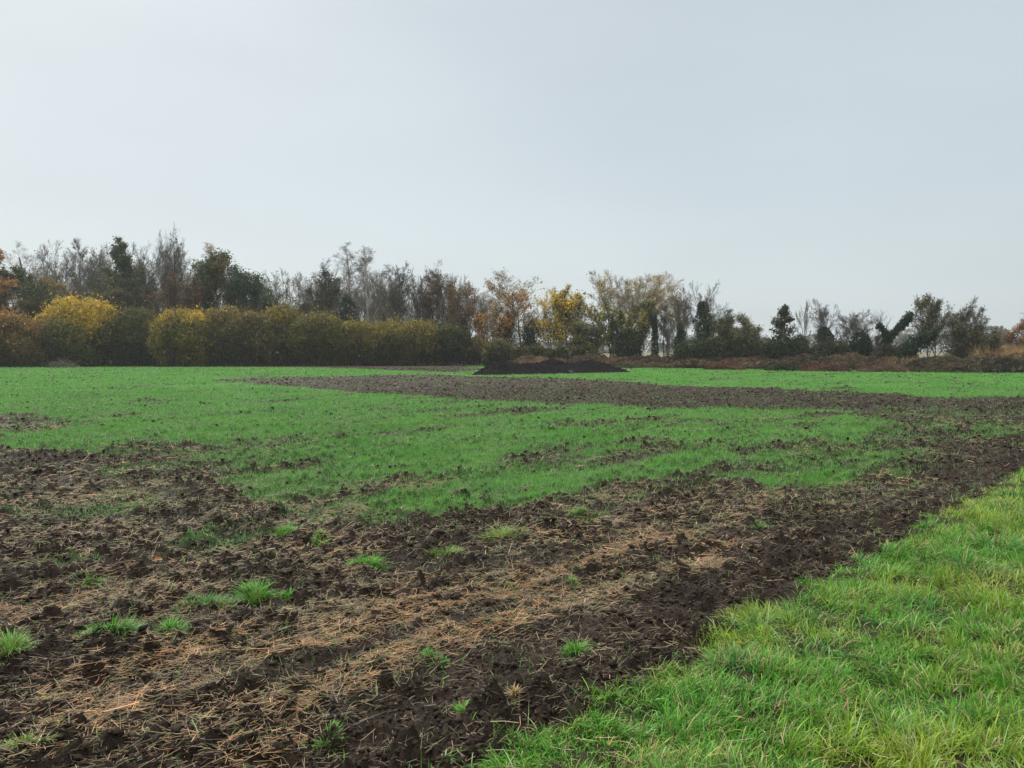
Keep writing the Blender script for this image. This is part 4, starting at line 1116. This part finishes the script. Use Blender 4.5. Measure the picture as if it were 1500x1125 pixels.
def thicket():
    lab = 'grey bare tree in the hazy belt of twigs behind the hedge'
    protos = [tree('bare_tree', lab, 'tree', 60, 380, 104, 58, k, [.13, .12, .098], seed=300 + i, group='grey bare trees in the belt behind the hedge', trunks=tr, dens=1.0, clear=.25,
                   leafcols=[[.17, .15, .08], [.12, .12, .07]], nleaf=2500, lsize=.12) for i, (k, tr) in enumerate((('plain', 2), ('plain', 1), ('bush', 5), ('fan', 3)))]
    H0 = at(60, 380, 104)[1]
    spots = [(12, 392), (52, 378), (98, 362), (132, 358), (150, 382), (200, 372), (222, 362), (243, 366), (272, 384), (296, 400), (338, 408), (386, 412), (404, 416), (447, 408), (462, 402), (480, 396),
             (502, 392), (528, 388), (552, 398), (574, 404), (592, 402), (612, 406), (634, 402), (662, 404), (690, 424), (706, 432), (722, 438), (-30, 380), (-70, 372), (-110, 380)]
    rng = np.random.default_rng(88)
    for i, (px, top) in enumerate(spots):
        Y = rng.uniform(101, 118); x, z = at(px, top, Y)
        p = protos[i % 4]
        o = p if i < 4 else p.copy()
        if i >= 4:
            COL.objects.link(o)
            for ch in p.children:
                c = ch.copy(); COL.objects.link(c); c.parent = o
        o.location = (x, Y, 0); o.rotation_euler = (0, 0, rng.uniform(0, 6.28))
        f = z / H0; o.scale = (f * 1.1, f * 1.1, f)
trees()
thicket()

def tube_leaves(rng, path, rads, n, size, cols, wts):
    path = np.array(path, float); rads = np.array(rads, float)
    seg = np.linalg.norm(np.diff(path, axis=0), axis=1); cum = np.concatenate([[0], np.cumsum(seg)]) / seg.sum()
    t = rng.random(n)
    c = np.stack([np.interp(t, cum, path[:, k]) for k in range(3)], 1); r = np.interp(t, cum, rads)
    off = unit(rng.normal(0, 1, (n, 3))) * (r * rng.uniform(.3, 1.1, n) * (.6 + .8 * fbm(t * 14, off_seed(rng, n), 501, 2)))[:, None]
    return leaves(rng, c + off, size, palette(rng, n, cols, wts), 0, 1.2)
def off_seed(rng, n): return rng.random(n) * 3

def forked_ivy_tree():
    rng = np.random.default_rng(77); Y = 70
    def p(px, py, dy=0):
        x, z = at(px, py, Y); return [x, dy, z]
    x0, _ = at(1299, 530, Y)
    root = thing('ivied_tree', (x0, Y, 0), 'forked tree wrapped in ivy like two raised arms', 'tree')
    A = [p(1299, 543), p(1298, 520), p(1299, 500)]; A[0][2] = -.1
    arm_l = [p(1299, 500), p(1297, 488), p(1292, 480), p(1288, 476), p(1284, 480)]
    arm_r = [p(1299, 500), p(1308, 488, -.2), p(1318, 477, -.3), p(1327, 467, -.3), p(1331, 460, -.3)]
    gt, gi = Geo(), Geo()
    def tub(path, r0, r1):
        P = np.array(path)[None] - np.array([x0, 0, 0]); V, F = tubes(P, np.linspace(r0, r1, len(path))[None], 6); gt.add(V, F, None, DARK)
    tub(A, .22, .18); tub(arm_l, .13, .06); tub(arm_r, .15, .05)
    cols = [[.018, .04, .018], [.03, .055, .022], [.045, .075, .03]]
    for path, rr, n in ((A, [.5, .42, .5], 1200), (arm_l, [.42, .34, .3, .3, .12], 900), (arm_r, [.42, .34, .38, .55, .22], 2200)):
        V, F, C = tube_leaves(rng, np.array(path) - np.array([x0, 0, 0]), rr, n, .13, cols, [1, 1, .6]); gi.add(V, F, None, C)
    gc = Geo()
    P, D, L, R, _i = spawn(rng, np.array(arm_l)[None] - np.array([x0, 0, 0]), np.full((1, 5), .05), np.array([2.5]), 22, .1, .9, .55, .4, .2, upb=1.2)
    B, b = grow(rng, P, D, L, np.full(len(P), .014), 5, .1, .1, .4); V, F = tubes(B, b, 3); gc.add(V, F, None, [.17, .15, .13])
    P, D, L, R, _i = spawn(rng, B, b, L, 6, .2, .6, .5, .7, .3); B, b = grow(rng, P, D, L, np.full(len(P), .01), 3, .1, .05, .4); V, F = tubes(B, b, 3); gc.add(V, F, None, [.17, .15, .13])
    link('trunk', gt.mesh('trunk', M_BARK, (0, 0, 0), True), root); link('ivy', gi.mesh('ivy', M_LEAF), root); link('crown', gc.mesh('crown', M_LEAF), root)
    # the slanting dark ivy mass under the grey-green tree
    Y = 67.5; x0, _ = at(1342, 522, Y)
    root = thing('fallen_ivied_trunk', (x0, Y, 0), 'slanting black-green ivy mass under the grey-green tree', 'tree')
    gt, gi = Geo(), Geo()
    path = [p(1333, 530), p(1348, 512), p(1362, 500), p(1378, 490), p(1392, 486)]; path[0][2] = 0.0
    path = [[q[0] * Y / 70 , q[1], q[2]] for q in path]
    Pp = np.array(path) - np.array([x0, 0, 0])
    V, F = tubes(Pp[None], np.linspace(.2, .08, 5)[None], 6); gt.add(V, F, None, DARK)
    V, F, C = tube_leaves(rng, Pp - np.array([0, 0, .25]), [.4, .7, .85, .75, .3], 5200, .13, cols, [1.4, 1, .3]); V[:, 2] = np.maximum(V[:, 2], .02); gi.add(V, F, None, C)
    link('trunk', gt.mesh('trunk', M_BARK, (0, 0, 0), True), root); link('ivy', gi.mesh('ivy', M_LEAF), root)
forked_ivy_tree()

# ------------------------------------------------------------------ bracken bank, reeds, distant woods
def bank_line(px):
    """front foot of the bank: distance at a photo column"""
    py = np.interp(px, [690, 920, 1000, 1200, 1500, 1900], [536, 540, 541, 544.5, 547, 550])
    return ground(px, float(py))

def scrub(name, label, px0, px1, hgt, depth, n, cols, wts, seed, kind=None, cat=None, group=None, top_w=.5, off=0.0, lsize=.12):
    rng = np.random.default_rng(9000 + seed)
    a = np.array(bank_line(px0)); b = np.array(bank_line(px1)); d = b - a; L = np.linalg.norm(d); d /= L; nn = np.array([-d[1], d[0]])
    nn = nn if nn[1] > 0 else -nn
    u = rng.random(n); v = rng.random(n) ** .8
    P = a + d * (u * L)[:, None] + nn * (v * depth + off)[:, None] + nn * ((fbm(u * L * .7, u * 0 + seed, 601, 3) - .5) * .8)[:, None]
    ends = np.minimum(1, np.minimum(u, 1 - u) * L / 2.2) if kind is None else 1.0
    prof = np.sin(np.clip(v * 1.3 + .12, 0, 1.57)) ** .6
    hh = hgt * prof * (.3 + 1.4 * fbm(P[:, 0] * .55, P[:, 1] * .55, 607 + seed, 3)) * np.sqrt(ends + 1e-6)
    z = hh * rng.uniform(.1, 1, n) ** .45
    PP = np.stack([P[:, 0], P[:, 1], z], 1)
    cl = fbm(P[:, 0] * .35 + seed, P[:, 1] * .9, 613 + seed, 4) * 2.1 - .55
    c = palette(rng, n, cols, wts, np.clip(cl, 0, 1))
    g = Geo()
    V, F, C = leaves(rng, PP, lsize, c, .15, 2.0); g.add(V, F, None, C)
    # arching stems
    k = n // 14
    j = rng.integers(0, n, k)
    Pb = PP[j].copy(); Pb[:, 2] *= .4
    B, r = grow(rng, Pb, np.stack([rng.normal(0, .7, k), rng.normal(0, .5, k) - .2, np.ones(k)], 1), rng.uniform(.3, 1.0, k) * hgt, np.full(k, .011), 4, .12, -.22, .4)
    B[..., 2] = np.minimum(B[..., 2], hgt * 1.15); B[..., 2] = np.maximum(B[..., 2], .02)
    V, F = tubes(B, r, 3); g.add(V, F, None, np.repeat(c[j] * .9, 12, 0))
    if kind:
        return tag(link(name, g.mesh(name, M_LEAF)), label, kind=kind)
    m = (a + b) / 2
    return tag((lambda o: (setattr(o, 'location', (m[0], m[1], 0)), o)[1])(link(name, g.mesh(name, M_LEAF, (m[0], m[1], 0)))), label, cat, group)

BRK = [[.05, .04, .026], [.10, .068, .04], [.16, .105, .06], [.19, .11, .06], [.08, .085, .035]]
scrub('bracken', 'brown and russet bracken and brambles along the field edge', 760, 1900, 1.05, 4.2, 70000, BRK, [1.2, 1.4, 1, .5, .7], 1, kind='stuff')
scrub('bramble_patch', 'rust-red bramble patch at the field edge under the willow bush', 1034, 1084, .95, 1.6, 3600, [[.09, .055, .035], [.16, .08, .05], [.22, .12, .07]], [1, 1.2, .8], 2, cat='bramble', group='bramble patches at the field edge', off=-.3)
scrub('bramble_patch', 'deep red low bramble patch left of the ivy stump', 1166, 1244, .8, 1.5, 4200, [[.06, .042, .028], [.12, .055, .04], [.17, .085, .055]], [1, 1.2, .8], 3, cat='bramble', group='bramble patches at the field edge', off=-.3)
scrub('bramble_patch', 'pinkish brown bramble patch right of the ivy stump', 1258, 1330, .85, 1.6, 4200, [[.10, .06, .04], [.17, .10, .065], [.20, .13, .085]], [1, 1.2, 1], 4, cat='bramble', group='bramble patches at the field edge', off=-.3)
scrub('bramble_patch', 'long dark brown bramble bank at the right edge', 1325, 1800, 1.0, 2.6, 30000, [[.05, .044, .024], [.095, .075, .042], [.16, .11, .065]], [1.3, 1.2, .8], 5, cat='bramble', group='bramble patches at the field edge', off=-.1)
scrub('bramble_patch', 'dark green bramble clump between the two red patches', 1122, 1168, .95, 1.6, 3400, DKGR, [1.2, 1, .6], 6, cat='bramble', group='bramble patches at the field edge', off=-.3)
scrub('bramble_patch', 'tan dead bramble patch showing over the heap', 765, 845, 1.25, 2.0, 4200, [[.14, .09, .05], [.22, .14, .08], [.09, .06, .035]], [1, 1, .8], 7, cat='bramble', group='bramble patches at the field edge', off=-3.0)

def reeds():
    rng = np.random.default_rng(55); n = 60000
    Y = rng.uniform(64, 120, n); px = np.where(rng.random(n) < .15, rng.uniform(1300, 1345, n), rng.uniform(1425, 1750, n))
    X = (px - 750) / FPX * Y
    h = np.where(px < 1400, rng.uniform(.5, 1.3, n), rng.uniform(1.3, 2.4, n)) * (.8 + .5 * fbm(X * .3, Y * .1, 701, 3))
    col = mixcol([.42, .30, .14], [.46, .27, .11], rng.random(n)) * rng.uniform(.7, 1.2, n)[:, None]
    V, F4, F3, C = blades(X, Y, np.zeros(n), h, np.full(n, .04), rng.uniform(0, .25, n), rng.uniform(0, 6.28, n), rng.uniform(0, .6, n), col, None, 2)
    g = Geo(); g.add(V, F4, F3, C)
    tag(link('dry_reeds', g.mesh('dry_reeds', M_STRAW)), 'tan dry reeds beyond the bramble bank', kind='stuff')
reeds()

def meadow():
    """rough dead grass under and behind the trees"""
    rng = np.random.default_rng(57); n = 60000
    Y = rng.uniform(70, 130, n); X = rng.uniform(-.75, .62, n) * Y
    m = (Y + .62 * np.maximum(X - 5, 0) > 84) | ((X < -4) & (Y > 86))
    X, Y = X[m], Y[m]; n = len(X)
    col = mixcol([.12, .12, .05], [.26, .21, .11], rng.random(n))
    V, F4, F3, C = blades(X, Y, np.zeros(n), rng.uniform(.2, .6, n), np.full(n, .05), rng.uniform(0, .4, n), rng.uniform(0, 6.28, n), rng.uniform(0, .8, n), col, None, 2)
    g = Geo(); g.add(V, F4, F3, C)
    tag(link('rough_grass', g.mesh('rough_grass', M_STRAW)), 'rough dead grass beneath the trees', kind='stuff')
meadow()

def far_woods():
    rng = np.random.default_rng(59)
    g = Geo(); n = 60000
    a = rng.uniform(-.8, .8, n); R = rng.uniform(420, 450, n)
    X, Y = a * R, R
    prof = 3.5 + 6 * fbm(X * .025, X * 0, 801, 4) + 5.0 * smooth(.5, .8, fbm(X * .06, X * 0, 807, 2))
    z = prof * rng.random(n) ** .8
    V, F, C = leaves(rng, np.stack([X, Y, z], 1), .75, palette(rng, n, [[.10, .11, .09], [.15, .15, .12], [.2, .18, .13]], [1, 1, 1]), .2, 1.3)  # pale grey leaf colours add painted haze to the woods
    g.add(V, F, None, C)
    tag(link('distant_woods', g.mesh('distant_woods', M_LEAF)), 'misty line of woods far behind the field', kind='stuff')
far_woods()

def brush_pile():
    rng = np.random.default_rng(61)
    x, y = ground(92, 537.5)
    root = thing('brush_pile', (x, y, 0), 'small pale pile of cut brush at the foot of the hedge', 'brush pile')
    k = 110
    P = np.stack([rng.normal(0, .6, k), rng.normal(0, .3, k), np.abs(rng.normal(0, .16, k))], 1)
    B, r = grow(rng, P, np.stack([rng.normal(0, 1, k), rng.normal(0, .4, k), rng.uniform(0, .5, k)], 1), rng.uniform(.4, 1.3, k), np.full(k, .02), 4, .15, -.08, .4)
    B[..., 2] = np.maximum(B[..., 2], .02)
    V, F = tubes(B, r, 4); g = Geo(); g.add(V, F, None, [.20, .18, .14]); link('branches', g.mesh('branches', M_BARK), root)
    q = 500; PP = np.stack([rng.normal(0, .6, q), rng.normal(0, .3, q), np.abs(rng.normal(0, .2, q))], 1)
    V, F, C = leaves(rng, PP, .12, palette(rng, q, [[.20, .22, .13], [.10, .13, .06], [.28, .28, .2]], [1, 1, .6]), .2, 1.6); g = Geo(); g.add(V, F, None, C); link('leaves', g.mesh('leaves', M_LEAF), root)
brush_pile()

# ------------------------------------------------------------------ haze
def haze():
    top = max(16.0, 20.0)
    import bmesh
    bm = bmesh.new(); bmesh.ops.create_cube(bm, size=1)
    me = bpy.data.meshes.new('haze'); bm.to_mesh(me); bm.free()
    o = link('haze', me); o.scale = (8400, 8400, top + 1.5); o.location = (0, 0, (top - 1.5) / 2)
    m = bpy.data.materials.new('haze'); m.use_nodes = True; t = m.node_tree; t.nodes.clear()
    oo = t.nodes.new('ShaderNodeOutputMaterial'); v = t.nodes.new('ShaderNodeVolumePrincipled')
    v.inputs['Color'].default_value = (.93, .96, 1, 1); v.inputs['Density'].default_value = .0004; v.inputs['Anisotropy'].default_value = .2
    t.links.new(v.outputs[0], oo.inputs['Volume'])
    me.materials.append(m)
    tag(o, 'thin autumn mist over the field', kind='stuff')
haze()
